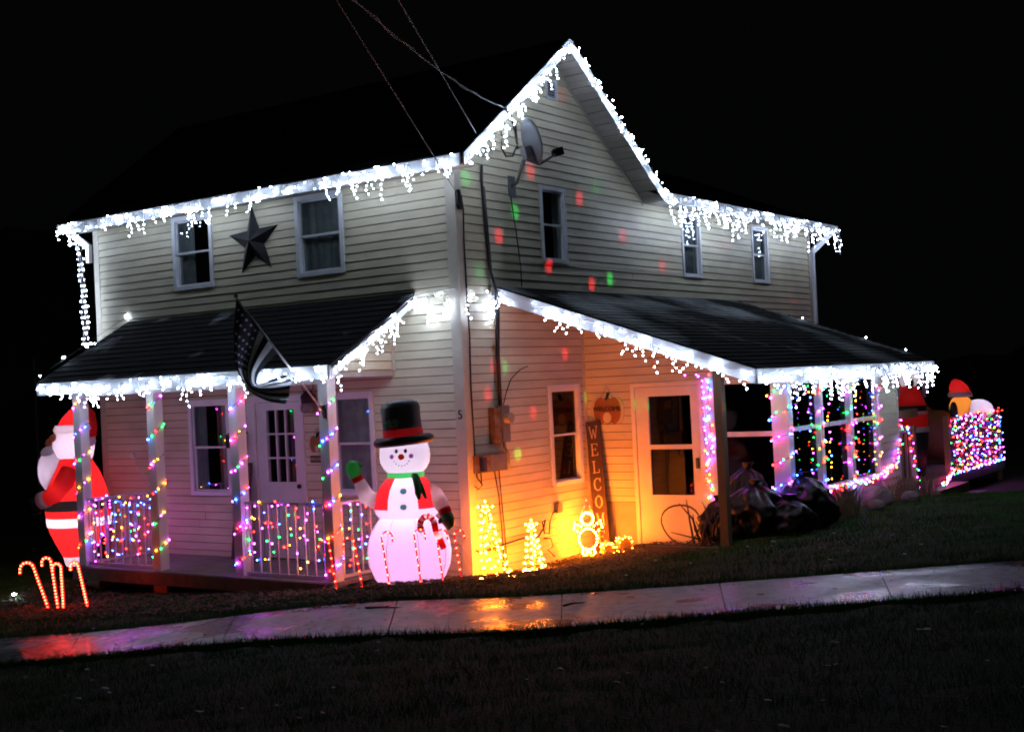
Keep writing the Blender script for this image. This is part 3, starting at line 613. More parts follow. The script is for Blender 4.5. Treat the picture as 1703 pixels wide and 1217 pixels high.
# ------------------------------------------------------------ things on the walls
def star(loc, R):
    t = thing('barn_star', 'large dark metal five pointed barn star between the two upper front windows', 'star', loc)
    mb = MB(); pts = []
    for i in range(10):
        a = math.radians(90 + 36 * i + 3); r = R if i % 2 == 0 else R * .40; pts.append((loc[0] + r * math.cos(a), loc[1] - .02, loc[2] + r * math.sin(a)))
    mb.add([(loc[0], loc[1] - .12, loc[2])] + pts + [(loc[0], loc[1] - .019, loc[2])], [(0, 1 + i, 1 + (i + 1) % 10) for i in range(10)] + [(11, 1 + (i + 1) % 10, 1 + i) for i in range(10)])
    part('star_body', mb, DKMET, t)
star((-3.22, 0, 4.17), .47)
# dish
Rh = Vector((.82, .573, 0)); Fh = Vector((-.573, .82, 0))
dish = thing('satellite_dish', 'grey satellite dish on an arm high on the gable wall', 'satellite dish', (0.02, 1.12, 4.57))
cD = Vector((.60, .74, 4.98)); nD = (Rh * .88 + Fh * .40 + Vector((0, 0, .25))).normalized(); a_ = nD.cross(Vector((0, 0, 1))).normalized(); b_ = a_.cross(nD)
mb = MB(); k0 = 8; ns = 28; vs = [tuple(cD - nD * .05)]
for i in range(1, k0 + 1):
    r = i / k0; vs += [tuple(cD + nD * (-.05 + .05 * r * r) + (a_ * math.cos(2 * math.pi * j / ns) * .24 + b_ * math.sin(2 * math.pi * j / ns) * .27) * r) for j in range(ns)]
nv = len(vs); vs += [tuple(Vector(q) - nD * .006) for q in vs]
fs = [(0, 1 + j, 1 + (j + 1) % ns) for j in range(ns)] + [(1 + (i - 1) * ns + j, 1 + i * ns + j, 1 + i * ns + (j + 1) % ns, 1 + (i - 1) * ns + (j + 1) % ns) for i in range(1, k0) for j in range(ns)]
fs += [tuple(q + nv for q in f_[::-1]) for f_ in fs]; o0 = 1 + (k0 - 1) * ns; fs += [(o0 + j, o0 + (j + 1) % ns, o0 + (j + 1) % ns + nv, o0 + j + nv) for j in range(ns)]
mb.add(vs, fs); part('reflector', mb, mat('dish_grey', (.075, .08, .085), .6), dish, smooth=True)
hub = cD - nD * .09 - Vector((0, 0, .12))
mb = MB(); mb.tube([(.03, 1.12, 4.57), (.12, 1.10, 4.60), tuple(hub)], .022, 8); part('mount_arm', mb, METER, dish, smooth=True)
mb = MB(); mb.box(.018, .03, 1.05, 1.19, 4.45, 4.69); part('wall_plate', mb, METER, dish)
mb = MB(); mb.bar(hub - nD * .03, hub + nD * .05, .12, .14); part('bracket', mb, METER, dish)
lnb = cD + nD * .36 - Vector((0, 0, .20)); mb = MB(); mb.tube([tuple(hub - Vector((0, 0, .07))), tuple(cD - Vector((0, 0, .29)) + nD * .08), tuple(lnb)], .016, 6); part('feed_arm', mb, METER, dish, smooth=True)
mb = MB(); mb.bar(lnb - nD * .06, lnb + nD * .03, .10, .09); mb.bar(lnb - nD * .06 + a_ * .05, lnb - nD * .12 + a_ * .05, .05, .05); part('receiver', mb, BLACK, dish)

# meter
mt_ = thing('electric_meter', 'electric meter in a rusty and grey box below the cables on the side wall', 'electric meter', (.02, .55, 1.75))
mb = MB(); mb.box(.018, .10, .43, .56, 1.52, 1.93); part('meter_back', mb, RUST, mt_); mb = MB(); mb.box(.018, .125, .56, .70, 1.52, 1.95); part('meter_box', mb, METER, mt_)
mb = MB(); mb.tube([(.125, .63, 1.80), (.20, .63, 1.80)], .062, 16); part('meter_glass', mb, mat('meter_dome', (.35, .3, .2), .15), mt_, smooth=False)
mb = MB(); mb.tube([(.08, .62, 1.52), (.09, .62, 1.46), (.09, .68, 1.38), (.08, .67, 1.2)], .02, 7); part('conduit', mb, METER, mt_, smooth=True)
pn = thing('breaker_panel', 'low grey and rusty breaker box beneath the electric meter', 'electrical box', (.02, .35, 1.2))
mb = MB(); mb.box(.018, .10, .08, .64, 1.20, 1.40); part('panel_box', mb, RUST, pn); mb = MB(); mb.box(.1, .108, .30, .62, 1.21, 1.39); part('panel_door', mb, METER, pn)
mb = MB(); mb.box(.1, .15, .10, .17, 1.22, 1.38); part('switch', mb, BLACK, pn)
for pts in ([(.05, .18, 1.2), (.05, .19, 1.05), (.05, .12, 1.02), (.05, .05, 1.06)], [(.04, .46, 1.2), (.04, .52, .9), (.04, .55, .5), (.04, .56, .0)], [(.04, .55, 1.2), (.04, .57, .9), (.04, .60, .55), (.04, .62, .05)]):
    mb = MB(); mb.tube(pts, .007, 5); part('cable', mb, CABLE, pn, smooth=True)
def cable(name, label, lines, r, mt=CABLE, cat='cable'):
    mb = MB()
    for L in lines: mb.tube(L, r, 6)
    return tag(part(name, mb, mt, None, smooth=True), label, cat)
cable('service_cable', 'thick dark service cables running down the side wall to the meter', [[(.05, .49, 4.75), (.04, .488, 4.576), (.04, .513, 4.017), (.04, .55, 3.597), (.10, .575, 3.3), (.06, .594, 2.542), (.06, .60, 1.95)], [(.04, .515, 4.5), (.04, .55, 4.0), (.04, .585, 3.5), (.11, .61, 3.2), (.05, .635, 2.5), (.05, .64, 1.95)]], .016)
cable('corner_cable', 'thin black cable dropping down beside the house corner', [[(.06, .05, 4.36), (.035, .11, 4.2), (.03, .10, 3.85), (.03, .105, 3.3), (.03, .12, 2.75), (.03, .10, 2.2), (.03, .11, 1.4), (.03, .13, 1.15), (.05, .2, 1.06)]], .008)
cable('cable_loop', 'tangled cable loop hanging from the gable rake beside the dish', [[(.39, .52, 5.37), (.40, .60, 5.30), (.33, .82, 5.2), (.30, .88, 5.0), (.28, .80, 4.86), (.28, .66, 4.84), (.30, .55, 4.92), (.34, .50, 5.1)], [(.39, .52, 5.38), (.36, .66, 5.36), (.3, .84, 5.15), (.29, .90, 4.95)]], .011)
cable('curved_wire', 'thin curved wire bending away above the electric meter', [[(.04, .70, 1.95), (.03, .79, 2.1), (.03, .894, 2.25), (.03, 1.098, 2.36), (.03, 1.269, 2.40)]], .006, GREYC)
cable('wall_wire', 'thin wire running down the wall below the satellite dish', [[(.03, 1.08, 4.45), (.03, 1.16, 4.0), (.03, 1.22, 3.6), (.03, 1.22, 3.36)]], .006)
cable('extension_cord', 'dark extension cord looping from the wall outlet to the lit trees', [[(.06, .0, .34), (.05, .12, .30), (.05, .465, .33), (.05, .984, .36), (.05, 1.278, .33), (.05, 1.40, .42), (.05, 1.45, .52), (.05, 1.38, .50), (.05, 1.42, .36), (.05, 1.52, .34), (.05, 1.55, .48), (.05, 1.62, .58), (.05, 1.78, .62)], [(.05, 1.4, .3), (.05, 1.55, .28), (.05, 1.6, .18), (.05, 1.48, .15), (.05, 1.62, .05)]], .010)
q = MB(); q.box(.017, .06, 1.73, 1.84, .57, .69); tag(part('outlet_box', q, METER), 'round grey outlet cover with a plugged cord low on the side wall', 'outlet')
q = MB(); q.tube([(-5.77, -.016, 1.46), (-5.77, -.06, 1.46)], .035, 12); q.tube([(-5.77, -.05, 1.45), (-5.7, -.05, 1.38), (-5.5, -.05, 1.15), (-5.35, -.1, 1.05)], .006, 5); tag(part('wall_outlet', q, WHITE), 'small white wall outlet with a cord at the left end of the porch', 'outlet')
# wires to the street
def wire(name, label, a, b, c=None, sag=.12, r=.004, mt=GREYC):
    P = [Vector(lerp(a, b, t / 24)) - Vector((0, 0, sag * 4 * (t / 24) * (1 - t / 24))) for t in range(25)]
    mb = MB(); mb.tube(P, r, 5)
    if c:
        P2 = [p + Vector((.012 * math.cos(i * 1.9), .012 * math.sin(i * 1.9), .010 * math.sin(i * 1.3))) for i, p in enumerate(P)]; mb.tube(P2, r, 5)
    return tag(part(name, mb, mt, None, smooth=True), label, 'wire')
wire('utility_wire', 'leftmost overhead wire coming down to the corner of the house', (.03, .03, 4.36), (3.26, -5.66, 4.90), sag=.0)
wire('utility_wire', 'middle overhead wire ending on the gable fascia', (.36, -.016, 5.007), (3.58, -5.44, 4.90), sag=.0, r=.0045)
wire('service_drop', 'thick twisted overhead line meeting the gable rake', (.38, .514, 5.37), (3.34, -5.6, 4.80), c=1, sag=.10, r=.005)
q = MB(); q.tube([(.03, .03, 4.42), (.05, .03, 4.2)], .03, 8); q.box(.02, .06, -.02, .05, 4.25, 4.4); tag(part('wire_anchor', q, BLACK), 'dark wire anchor on the upper house corner', 'wire anchor')
# house number
def text(name, s, size, Mx, mt, parent=None, ext=.003):
    cu = bpy.data.curves.new(name, 'FONT'); cu.body = s; cu.size = size; cu.extrude = ext; cu.align_x = 'CENTER'; cu.align_y = 'CENTER'
    to = bpy.data.objects.new('tmp', cu); COL.objects.link(to); bpy.context.view_layer.update()
    me = bpy.data.meshes.new_from_object(to.evaluated_get(bpy.context.evaluated_depsgraph_get())); bpy.data.objects.remove(to); bpy.data.curves.remove(cu)
    me.materials.clear(); me.materials.append(mt); off = Vector((0, 0, 0))
    if parent:
        r = parent
        while r.parent: r = r.parent
        if not LOCAL.get(r.name): off = r.location
    me.transform(Matrix.Translation(-Vector(off)) @ Mx); o = bpy.data.objects.new(name, me); COL.objects.link(o)
    if parent: o.parent = parent
    return o
RX = Matrix.Rotation(math.pi / 2, 4, 'X')   # faces -y
tag(text('house_number', '5', .15, Matrix.Translation((-.05, -.026, 1.87)) @ RX, BLACK), 'black number 5 on the house corner board', 'number')

# ------------------------------------------------------------ wall ornaments and signs
def pumpkin_sign(loc, s, label, letters):
    t = thing('pumpkin_sign', label, 'sign', loc); x, y, z = loc
    for dx, rx_, m3 in ((-.17, .075, CREAM), (.17, .075, CREAM), (-.10, .10, PUMP), (.10, .10, PUMP), (0, .11, PUMP)):
        mb = MB(); n = 20; dd = .004 * (2 + (abs(dx) < .15) + (dx == 0)); mb.prism([(x + s * (dx + rx_ * math.cos(2 * math.pi * i / n)), z + s * .17 * math.sin(2 * math.pi * i / n)) for i in range(n)], lambda a, b, d: (a, y - d, b), 0, s * dd + abs(dx) * .002 + (dx > 0) * .0007); part('pumpkin_lobe', mb, m3, t)
    mb = MB(); n = 16; mb.prism([(x + s * .06 * math.cos(2 * math.pi * i / n), z - s * .09 + s * .07 * math.sin(2 * math.pi * i / n)) for i in range(n)], lambda a, b, d: (a, y - d, b), 0, s * .02); part('pale_center', mb, CREAM, t)
    mb = MB(); mb.bar((x, y - .01, z + s * .14), (x + s * .03, y - .01, z + s * .23), .05 * s, .02); mb.tube([(x - .1 * s, y - .006, z + .15 * s), (x, y - .006, z + .32 * s), (x + .1 * s, y - .006, z + .15 * s)], .003, 4); part('stem', mb, DKMET, t)
    if letters: text('lettering', 'WELCOME', .085 * s, Matrix.Translation((x, y - s * .024, z + .02 * s)) @ RX, BLACK, t)
    return t
pumpkin_sign((.335, 2.582, 1.79), 1.0, 'orange and cream pumpkin welcome sign beside the storm door', True)
pumpkin_sign((-2.28, -.018, 1.57), .62, 'small brown pumpkin plaque between the front door and the window', False)
q = MB(); q.box(-2.40, -2.17, -.035, -.018, 1.345, 1.43); t_ = thing('welcome_plate', 'small dark welcome plate hanging beneath the small pumpkin plaque', 'sign', (-2.29, -.02, 1.39)); part('plate', q, PLANK, t_)
text('lettering', 'WELCOME', .052, Matrix.Translation((-2.285, -.038, 1.388)) @ RX, CREAM, t_)
lan = thing('porch_lantern', 'dark hanging lantern ornament on the wall right of the front door', 'lantern', (-2.31, -.12, 2.07))
q = MB(); q.loft([(1.96, -2.31, -.12, .05, .05), (1.98, -2.31, -.12, .10, .09), (2.03, -2.31, -.12, .11, .09), (2.08, -2.31, -.12, .085, .08)], n=14); part('lantern_bowl', q, METER, lan, smooth=True)
q = MB(); q.loft([(2.081, -2.31, -.12, .09, .08), (2.16, -2.31, -.12, .10, .09), (2.22, -2.31, -.12, .05, .05), (2.25, -2.31, -.12, .01, .01)], n=14); part('lantern_hood', q, DKMET, lan, smooth=True)
q = MB()
for sg in (-1, 1): q.tube([(-2.31 + sg * .03, -.12, 2.2), (-2.31 + sg * .10, -.12, 2.27), (-2.31 + sg * .06, -.10, 2.33), (-2.31, -.03, 2.35)], .006, 5)
part('scroll_hook', q, DKMET, lan, smooth=True)
q = MB(); q.box(-3.80, -3.50, -.13, -.018, 1.545, 1.70); mbx = tag(part('mailbox', q, BLACK), 'black mailbox fixed to the wall left of the front door', 'mailbox')
q = MB(); q.hexa([(-3.81, -.14, 1.70), (-3.49, -.14, 1.70), (-3.49, -.02, 1.73), (-3.81, -.02, 1.73), (-3.81, -.14, 1.71), (-3.49, -.14, 1.71), (-3.49, -.02, 1.75), (-3.81, -.02, 1.75)]); part('lid', q, BLACK, mbx)
q = MB(); q.bar((-3.55, -.22, .13), (-3.55, -.05, 1.35), .26, .03, up=(0, 1, 0)); tag(part('leaning_board', q, PLANK), 'dark red board leaning on the wall behind a porch post', 'board')
# tall welcome plank, leaning in the inside corner
pl = thing('welcome_plank', 'tall dark red leaning plank reading WELCOME in white letters', 'sign', (.3, 2.45, .05))
Tp, Bt = Vector((.125, 2.56, 1.66)), Vector((.30, 2.38, .03)); ax = (Tp - Bt).normalized(); sx = Vector((1, 0, 0)); sx = (sx - ax * sx.dot(ax)).normalized(); nz = sx.cross(ax).normalized()
if nz.y > 0: nz = -nz
q = MB(); q.hexa([tuple(p) for p in (Bt - sx * .105, Bt + sx * .105, Bt + sx * .105 + nz * .022, Bt - sx * .105 + nz * .022, Tp - sx * .105, Tp + sx * .105, Tp + sx * .105 + nz * .022, Tp - sx * .105 + nz * .022)]); part('board', q, PLANK, pl)
# serif letters as strokes (x0,y0,x1,y1,thickness) in a unit box
Ls = {'W': [(.02, 1, .28, 0, .13), (.28, 0, .5, .75, .08), (.5, .75, .72, 0, .13), (.72, 0, .98, 1, .08), (-.08, .98, .18, .98, .06), (.80, .98, 1.08, .98, .06)],
      'E': [(.2, 0, .2, 1, .15), (.05, .03, .9, .03, .07), (.05, .97, .88, .97, .07), (.2, .52, .65, .52, .07), (.88, .03, .88, .25, .06), (.86, .78, .86, .97, .06), (.65, .42, .65, .62, .05)],
      'L': [(.25, 0, .25, 1, .15), (.05, .97, .47, .97, .06), (.08, .03, .9, .03, .07), (.88, .03, .88, .28, .06)],
      'C': [(.88, .74, .80, .92, .07), (.80, .92, .5, 1, .07), (.5, 1, .2, .85, .10), (.2, .85, .1, .5, .15), (.1, .5, .2, .15, .15), (.2, .15, .5, 0, .10), (.5, 0, .82, .07, .07), (.82, .07, .92, .25, .06), (.9, .7, .9, 1, .05)],
      'O': [(.5, 1, .18, .82, .09), (.18, .82, .08, .5, .15), (.08, .5, .18, .18, .15), (.18, .18, .5, 0, .09), (.5, 0, .82, .18, .09), (.82, .18, .92, .5, .15), (.92, .5, .82, .82, .15), (.82, .82, .5, 1, .09)],
      'M': [(.12, 0, .12, 1, .08), (.12, 1, .5, .12, .13), (.5, .12, .88, 1, .07), (.88, 0, .88, 1, .14), (0, .03, .26, .03, .06), (.72, .03, 1.04, .03, .06), (-.02, .97, .2, .97, .06), (.84, .97, 1.05, .97, .06)]}
for i, ch in enumerate('WELCOME'):
    cpt = Tp - ax * (.145 + i * .222); q = MB(); wd, ht = .115, .155
    for j, (x0, y0, x1, y1, th_) in enumerate(Ls[ch]):
        f_ = lambda x, y: cpt + sx * (x - .5) * wd + ax * (y - .5) * ht
        A, B = f_(x0, y0), f_(x1, y1); d = (B - A).normalized(); sdv = d.cross(nz) * th_ * .5 * wd; A = A - d * .003; B = B + d * .003; b0 = nz * .0225; b1 = nz * (.0245 + j * .0003)
        q.hexa([tuple(v_) for v_ in (A - sdv + b0, A + sdv + b0, B + sdv + b0, B - sdv + b0, A - sdv + b1, A + sdv + b1, B + sdv + b1, B - sdv + b1)])
    part('letter', q, CREAM, pl)
# ------------------------------------------------------------ flag
fl = thing('flag_on_pole', 'black and white striped flag drooping from an angled pole on the porch post', 'flag', (-.98, -1.3, 2.0))
tip = Vector((-1.478, -2.0, 3.26)); bs = Vector((-.96, -1.29, 2.0))
q = MB(); q.tube([tuple(bs), tuple(tip)], .011, 8); part('pole', q, mat('pole_metal', (.45, .42, .40), .35, .6), fl, smooth=True)
q = MB(); q.ball(tuple(tip + Vector((0, 0, .02))), .022); part('finial', q, BLACK, fl, smooth=True)
q = MB(); q.bar(bs + Vector((.01, .03, -.08)), bs + Vector((.0, .0, .06)), .05, .04); part('bracket', q, DKMET, fl)
Tc = [(-1.478, -2.0, 3.24), (-1.56, -1.98, 2.846), (-1.609, -1.92, 2.523), (-1.541, -1.85, 2.291), (-1.326, -1.8, 2.151), (-1.064, -1.75, 2.096)]
Bc = [(-1.24, -1.66, 2.65), (-1.405, -1.7, 2.523), (-1.511, -1.72, 2.417), (-1.529, -1.7, 2.319), (-1.358, -1.62, 2.375), (-1.126, -1.5, 2.46)]
def cr(P, t):
    t = t * (len(P) - 1); i = min(int(t), len(P) - 2); f_ = t - i; p = [Vector(P[max(0, min(len(P) - 1, i + k))]) for k in (-1, 0, 1, 2)]
    return .5 * ((2 * p[1]) + (-p[0] + p[2]) * f_ + (2 * p[0] - 5 * p[1] + 4 * p[2] - p[3]) * f_ ** 2 + (-p[0] + 3 * p[1] - 3 * p[2] + p[3]) * f_ ** 3)
FB = mat('flag_black', (.012, .013, .015), .8); FW = mat('flag_white', (.75, .75, .78), .8); FN = mat('flag_canton', (.03, .03, .055), .8)
nu = 60
def cell(u, v):
    a, b = cr(Tc, u), cr(Bc, u); p = a + (b - a) * v
    p += Vector((.573, -.82, 0)) * (.05 * math.sin(v * 9 + u * 3.5) * min(1, v * 4) * (.4 + u) + .03 * math.sin(u * 17 + v * 4) * u * min(1, v * 4) * (1 - v)); return p
NS = 9
for k in range(NS):
    mb = MB(); u0 = int(nu * .4) if k < 5 else 0; vs = []; sub = 2
    for i in range(u0, nu + 1):
        for s_ in range(sub + 1): vs.append(tuple(cell(i / nu, (k + s_ / sub) / NS)))
    n_ = sub + 1; mb.add(vs, [(i * n_ + s_, (i + 1) * n_ + s_, (i + 1) * n_ + s_ + 1, i * n_ + s_ + 1) for i in range(nu - u0) for s_ in range(sub)])
    part('stripe', mb, FB if k % 2 == 0 else FW, fl, smooth=True, fix=False)
mb = MB(); vs = []; n_ = 13; U0 = int(nu * .4)
for i in range(U0 + 1):
    for s_ in range(n_): vs.append(tuple(cell(i / nu, 5 / 9 * s_ / (n_ - 1))))
mb.add(vs, [(i * n_ + s_, (i + 1) * n_ + s_, (i + 1) * n_ + s_ + 1, i * n_ + s_ + 1) for i in range(U0) for s_ in range(n_ - 1)]); part('canton', mb, FN, fl, smooth=True, fix=False)
for i in range(6):
    for j in range(5):
        c = cell((.05 + i * .06), (5 / 9) * (j + .7) / 5.4); e1 = (cell(.05 + i * .06 + .01, 5 / 9 * (j + .7) / 5.4) - c).normalized(); e2 = (cell(.05 + i * .06, 5 / 9 * (j + .7) / 5.4 + .02) - c).normalized(); nn = e1.cross(e2).normalized()
        if nn.dot(Vector((.573, -.82, 0))) < 0: nn = -nn
        mb = MB(); vs = []
        for q_ in range(10): r = .02 if q_ % 2 == 0 else .008; vs.append(tuple(c + nn * .004 + (e1 * math.cos(q_ * math.pi / 5) + nn.cross(e1) * math.sin(q_ * math.pi / 5)) * r))
        mb.add(vs, [tuple(range(10))]); part('flag_star', mb, FW, fl, fix=False)

# ------------------------------------------------------------ inflatables
AZ = math.atan2(R_.y, R_.x)     # local x runs to the viewer's right, local -y towards the viewer
def lamp(name, parent, loc, e, col, r=.06):
    l = bpy.data.lights.new(name, 'POINT'); l.energy = e; l.color = col; l.shadow_soft_size = r; o = bpy.data.objects.new(name, l); COL.objects.link(o); o.parent = parent; o.location = loc; return o
sn = thing('inflatable_snowman', 'glowing inflatable snowman in a black top hat and red vest waving one green mitten', 'inflatable', (.05, -1.15, .10), AZ - .08, local=True)
A = inst  # alias
R0 = [(-.02, .20), (.03, .29), (.12, .375), (.25, .43), (.38, .445), (.50, .43), (.62, .385), (.70, .33), (.75, .285)]
mb = MB(); mb.loft([(z, 0, 0, r, r * .92) for z, r in R0], n=40, cap1=False); part('lower_body', mb, N_WHITE, sn, smooth=True)
for k in range(8):
    a = math.radians(k * 45 + 22); mb = MB(); mb.tube([((r + .001) * math.cos(a), (r + .001) * .92 * math.sin(a), z) for z, r in R0], .0025, 4, False); part('seam', mb, N_SEAM, sn, smooth=True)
for sg, k in ((-1, .9), (1, .85)):
    mb = MB(); mb.tube([(sg * .30, -.05, .80), (sg * k, -.25, .04)], .0022, 4); part('tether', mb, WIREW, sn)
R1 = [(.75, .29), (.79, .335), (.85, .355), (.95, .34), (1.05, .30), (1.13, .235), (1.17, .19)]
TR = [(z, 0, 0, r, r * .85) for z, r in R1]
vest = lambda z0, z1: None
for nm, t0, t1, mt3 in (('shirt_front', 243, 297, N_WHITE), ('vest_panel', 297, 360, N_RED), ('vest_back', 0, 180, N_RED), ('vest_panel', 180, 243, N_RED)):
    mb = MB(); mb.loft([(z, cx, cy_, rx_, ry_) for z, cx, cy_, rx_, ry_ in TR[2 if mt3 is N_RED else 0:]], t0, t1, n=16); part(nm, mb, mt3, sn, smooth=True)
mb = MB(); mb.loft(TR[:3], 297, 603, n=32); part('torso_hem', mb, N_WHITE, sn, smooth=True)
mb = MB(); mb.loft([(1.165, 0, 0, .185, .165), (1.19, 0, 0, .20, .18), (1.225, 0, 0, .195, .175)], n=28, cap0=False, cap1=False); part('scarf', mb, N_GREEN, sn, smooth=True)
mb = MB(); mb.tube([(.12, -.19, 1.20), (.16, -.27, 1.10), (.175, -.31, 1.02), (.18, -.33, .96)], [.03, .038, .036, .015], 8); mb.tube([(.14, -.20, 1.20), (.20, -.26, 1.07), (.25, -.29, .96)], [.025, .028, .012], 8); part('scarf_tail', mb, N_GREEN, sn, smooth=True)
RH = [(1.225, .19), (1.26, .225), (1.32, .258), (1.39, .268), (1.46, .262), (1.52, .245)]
mb = MB(); mb.loft([(z, 0, 0, r, r * .93) for z, r in RH], n=36, cap0=False); part('head', mb, N_WHITE, sn, smooth=True)
def disc(mb, x, z, r, ry=None, off=.006, n=16):
    rr = float(np.interp(z, [a for a, b in RH], [b for a, b in RH])) if z > 1.2 else float(np.interp(z, [a for a, b in R1], [b for a, b in R1])); k = .93 if z > 1.2 else .85
    ry = ry or r; vs = []
    for i in range(n):
        a = 2 * math.pi * i / n; X_ = x + r * math.cos(a); Z_ = z + ry * math.sin(a); rq = float(np.interp(Z_, [a_ for a_, b in (RH if z > 1.2 else R1)], [b for a_, b in (RH if z > 1.2 else R1)])); vs.append((X_, -k * math.sqrt(max(0, rq * rq - X_ * X_)) - off, Z_))
    c_ = (x, -k * math.sqrt(max(0, rr * rr - x * x)) - off - .004, z); mb.add([c_] + vs, [(0, 1 + (i + 1) % n, 1 + i) for i in range(n)]); return mb
for x in (-.045, .05): part('eye', disc(MB(), x, 1.455, .017, .022), FACE_D, sn, fix=False)
for x in (-.098, .105): part('cheek', disc(MB(), x, 1.40, .024), FACE_P, sn, fix=False)
q = MB(); q.ball((.003, -.255, 1.395), .034, .03, .03); part('nose', q, FACE_O, sn, smooth=True)
for i in range(7):
    a = math.radians(205 + i * 21.6); q = disc(MB(), .003 + .085 * math.cos(a), 1.385 + .085 * math.sin(a), .0065); part('smile_dot', q, FACE_D, sn, fix=False)
for z in (1.04, .88): part('button', disc(MB(), .01, z, .036, .03), BTN, sn, fix=False)
def tilt(mb, ang, c):
    ca, sa = math.cos(ang), math.sin(ang); mb.v = [(c[0] + (x - c[0]) * ca - (z - c[2]) * sa, y, c[2] + (x - c[0]) * sa + (z - c[2]) * ca) for x, y, z in mb.v]; return mb
hc = (0, 0, 1.52); tl_ = .07
mb = MB()
n1, n2_ = 32, 10; vs = []; 
for i in range(n1):
    a = 2 * math.pi * i / n1
    for j in range(n2_):
        b = 2 * math.pi * j / n2_; rr = .265 + .06 * math.cos(b); vs.append((rr * math.cos(a), rr * .93 * math.sin(a), 1.555 + .05 * math.sin(b)))
mb.add(vs, [(i * n2_ + j, ((i + 1) % n1) * n2_ + j, ((i + 1) % n1) * n2_ + (j + 1) % n2_, i * n2_ + (j + 1) % n2_) for i in range(n1) for j in range(n2_)]); hat_b = part('hat_brim', tilt(mb, tl_, hc), N_BLACK, sn, smooth=True)
mb = MB(); mb.loft([(1.585, 0, 0, .215, .20), (1.68, 0, 0, .212, .197)], n=30, cap0=False, cap1=False); part('hat_band', tilt(mb, tl_, hc), N_RED, sn, smooth=True)
mb = MB(); mb.loft([(1.68, 0, 0, .207, .19), (1.80, 0, 0, .205, .19), (1.90, 0, 0, .212, .195), (1.95, 0, 0, .19, .175), (1.975, 0, 0, .13, .12), (1.985, 0, 0, .03, .03)], n=30, cap0=False); part('hat_crown', tilt(mb, tl_, hc), N_BLACK, sn, smooth=True)
for cx_, cz_ in ((-.13, 1.74), (-.05, 1.75)):
    mb = MB(); vs = [(cx_ + (.06 if i % 2 == 0 else .035) * math.cos(i * math.pi / 6), -.19, cz_ + (.05 if i % 2 == 0 else .03) * math.sin(i * math.pi / 6)) for i in range(12)]; mb.add([(cx_, -.215, cz_)] + vs, [(0, 1 + i, 1 + (i + 1) % 12) for i in range(12)]); part('holly_leaf', mb, N_GLOVE, sn, fix=False)
for q in ((-.09, 1.70), (-.055, 1.69)): part('holly_berry', MB().ball((q[0], -.215, q[1]), .02), N_RED, sn, smooth=True)
mb = MB(); mb.tube([(-.20, .0, .98), (-.33, -.02, .93), (-.43, -.03, .99), (-.47, -.04, 1.10), (-.50, -.05, 1.17)], [.09, .095, .09, .07, .055], 14); part('raised_arm', mb, N_WHITE, sn, smooth=True)
mb = MB(); mb.tube([(-.49, -.05, 1.15), (-.515, -.055, 1.20)], [.06, .066], 14); part('mitten_cuff', mb, N_RED, sn, smooth=True)
mb = MB(); mb.tube([(-.515, -.055, 1.20), (-.54, -.06, 1.27), (-.555, -.06, 1.33), (-.57, -.06, 1.37)], [.066, .082, .07, .02], 14); mb.tube([(-.50, -.055, 1.25), (-.46, -.06, 1.32), (-.455, -.06, 1.35)], [.035, .032, .01], 8); part('mitten', mb, N_GREEN, sn, smooth=True)
mb = MB(); mb.tube([(.22, .0, 1.05), (.31, -.06, .98), (.39, -.14, .87), (.42, -.18, .80)], [.07, .085, .08, .06], 14); part('lowered_arm', mb, N_WHITE, sn, smooth=True)
mb = MB(); mb.tube([(.415, -.17, .83), (.435, -.19, .785)], [.07, .066], 14); part('mitten_cuff', mb, N_RED, sn, smooth=True)
mb = MB(); mb.tube([(.435, -.19, .785), (.455, -.20, .72), (.46, -.20, .66), (.45, -.20, .62)], [.062, .072, .055, .015], 12); mb.tube([(.41, -.2, .74), (.37, -.22, .71), (.36, -.22, .69)], [.03, .026, .01], 8); part('mitten', mb, N_GLOVE, sn, smooth=True)
cpts = [(.25 + .075 * math.cos(math.radians(a)), -.30, .68 + .075 * math.sin(math.radians(a)) * 1.3) for a in range(215, 0, -18)] + [(.335, -.30, .62), (.37, -.30, .54), (.41, -.30, .44)]
for i in range(len(cpts) - 1):
    mb = MB(); mb.tube([cpts[i], cpts[i + 1]], .033, 10, False); part('held_cane_segment', mb, N_RED if i % 2 else N_WHITE, sn, smooth=True)
lamp('body_lamp', sn, (0, 0, .66), 13, (.84, .56, 1), .07); lamp('neck_lamp', sn, (0, 0, 1.13), 5.5, (.88, .78, 1), .05); lamp('base_lamp', sn, (0, 0, .28), 7, (1, .46, 1), .07)
lamp('head_lamp', sn, (0, 0, 1.38), 2.4, (.88, .80, 1), .05); lamp('arm_fill', sn, (-.40, -.03, .97), .30, (1, .7, .9), .03); lamp('arm_fill', sn, (.33, -.08, .95), .30, (1, .7, .9), .03); lamp('cane_fill', sn, (.26, -.30, .775), .10, (1, .85, .85), .01); lamp('cane_fill', sn, (.36, -.30, .56), .10, (1, .85, .85), .01); lamp('mitten_fill', sn, (-.54, -.06, 1.27), .12, (.8, 1, .8), .03)  # arm, cane and mitten lamps are added fill for parts the body light misses

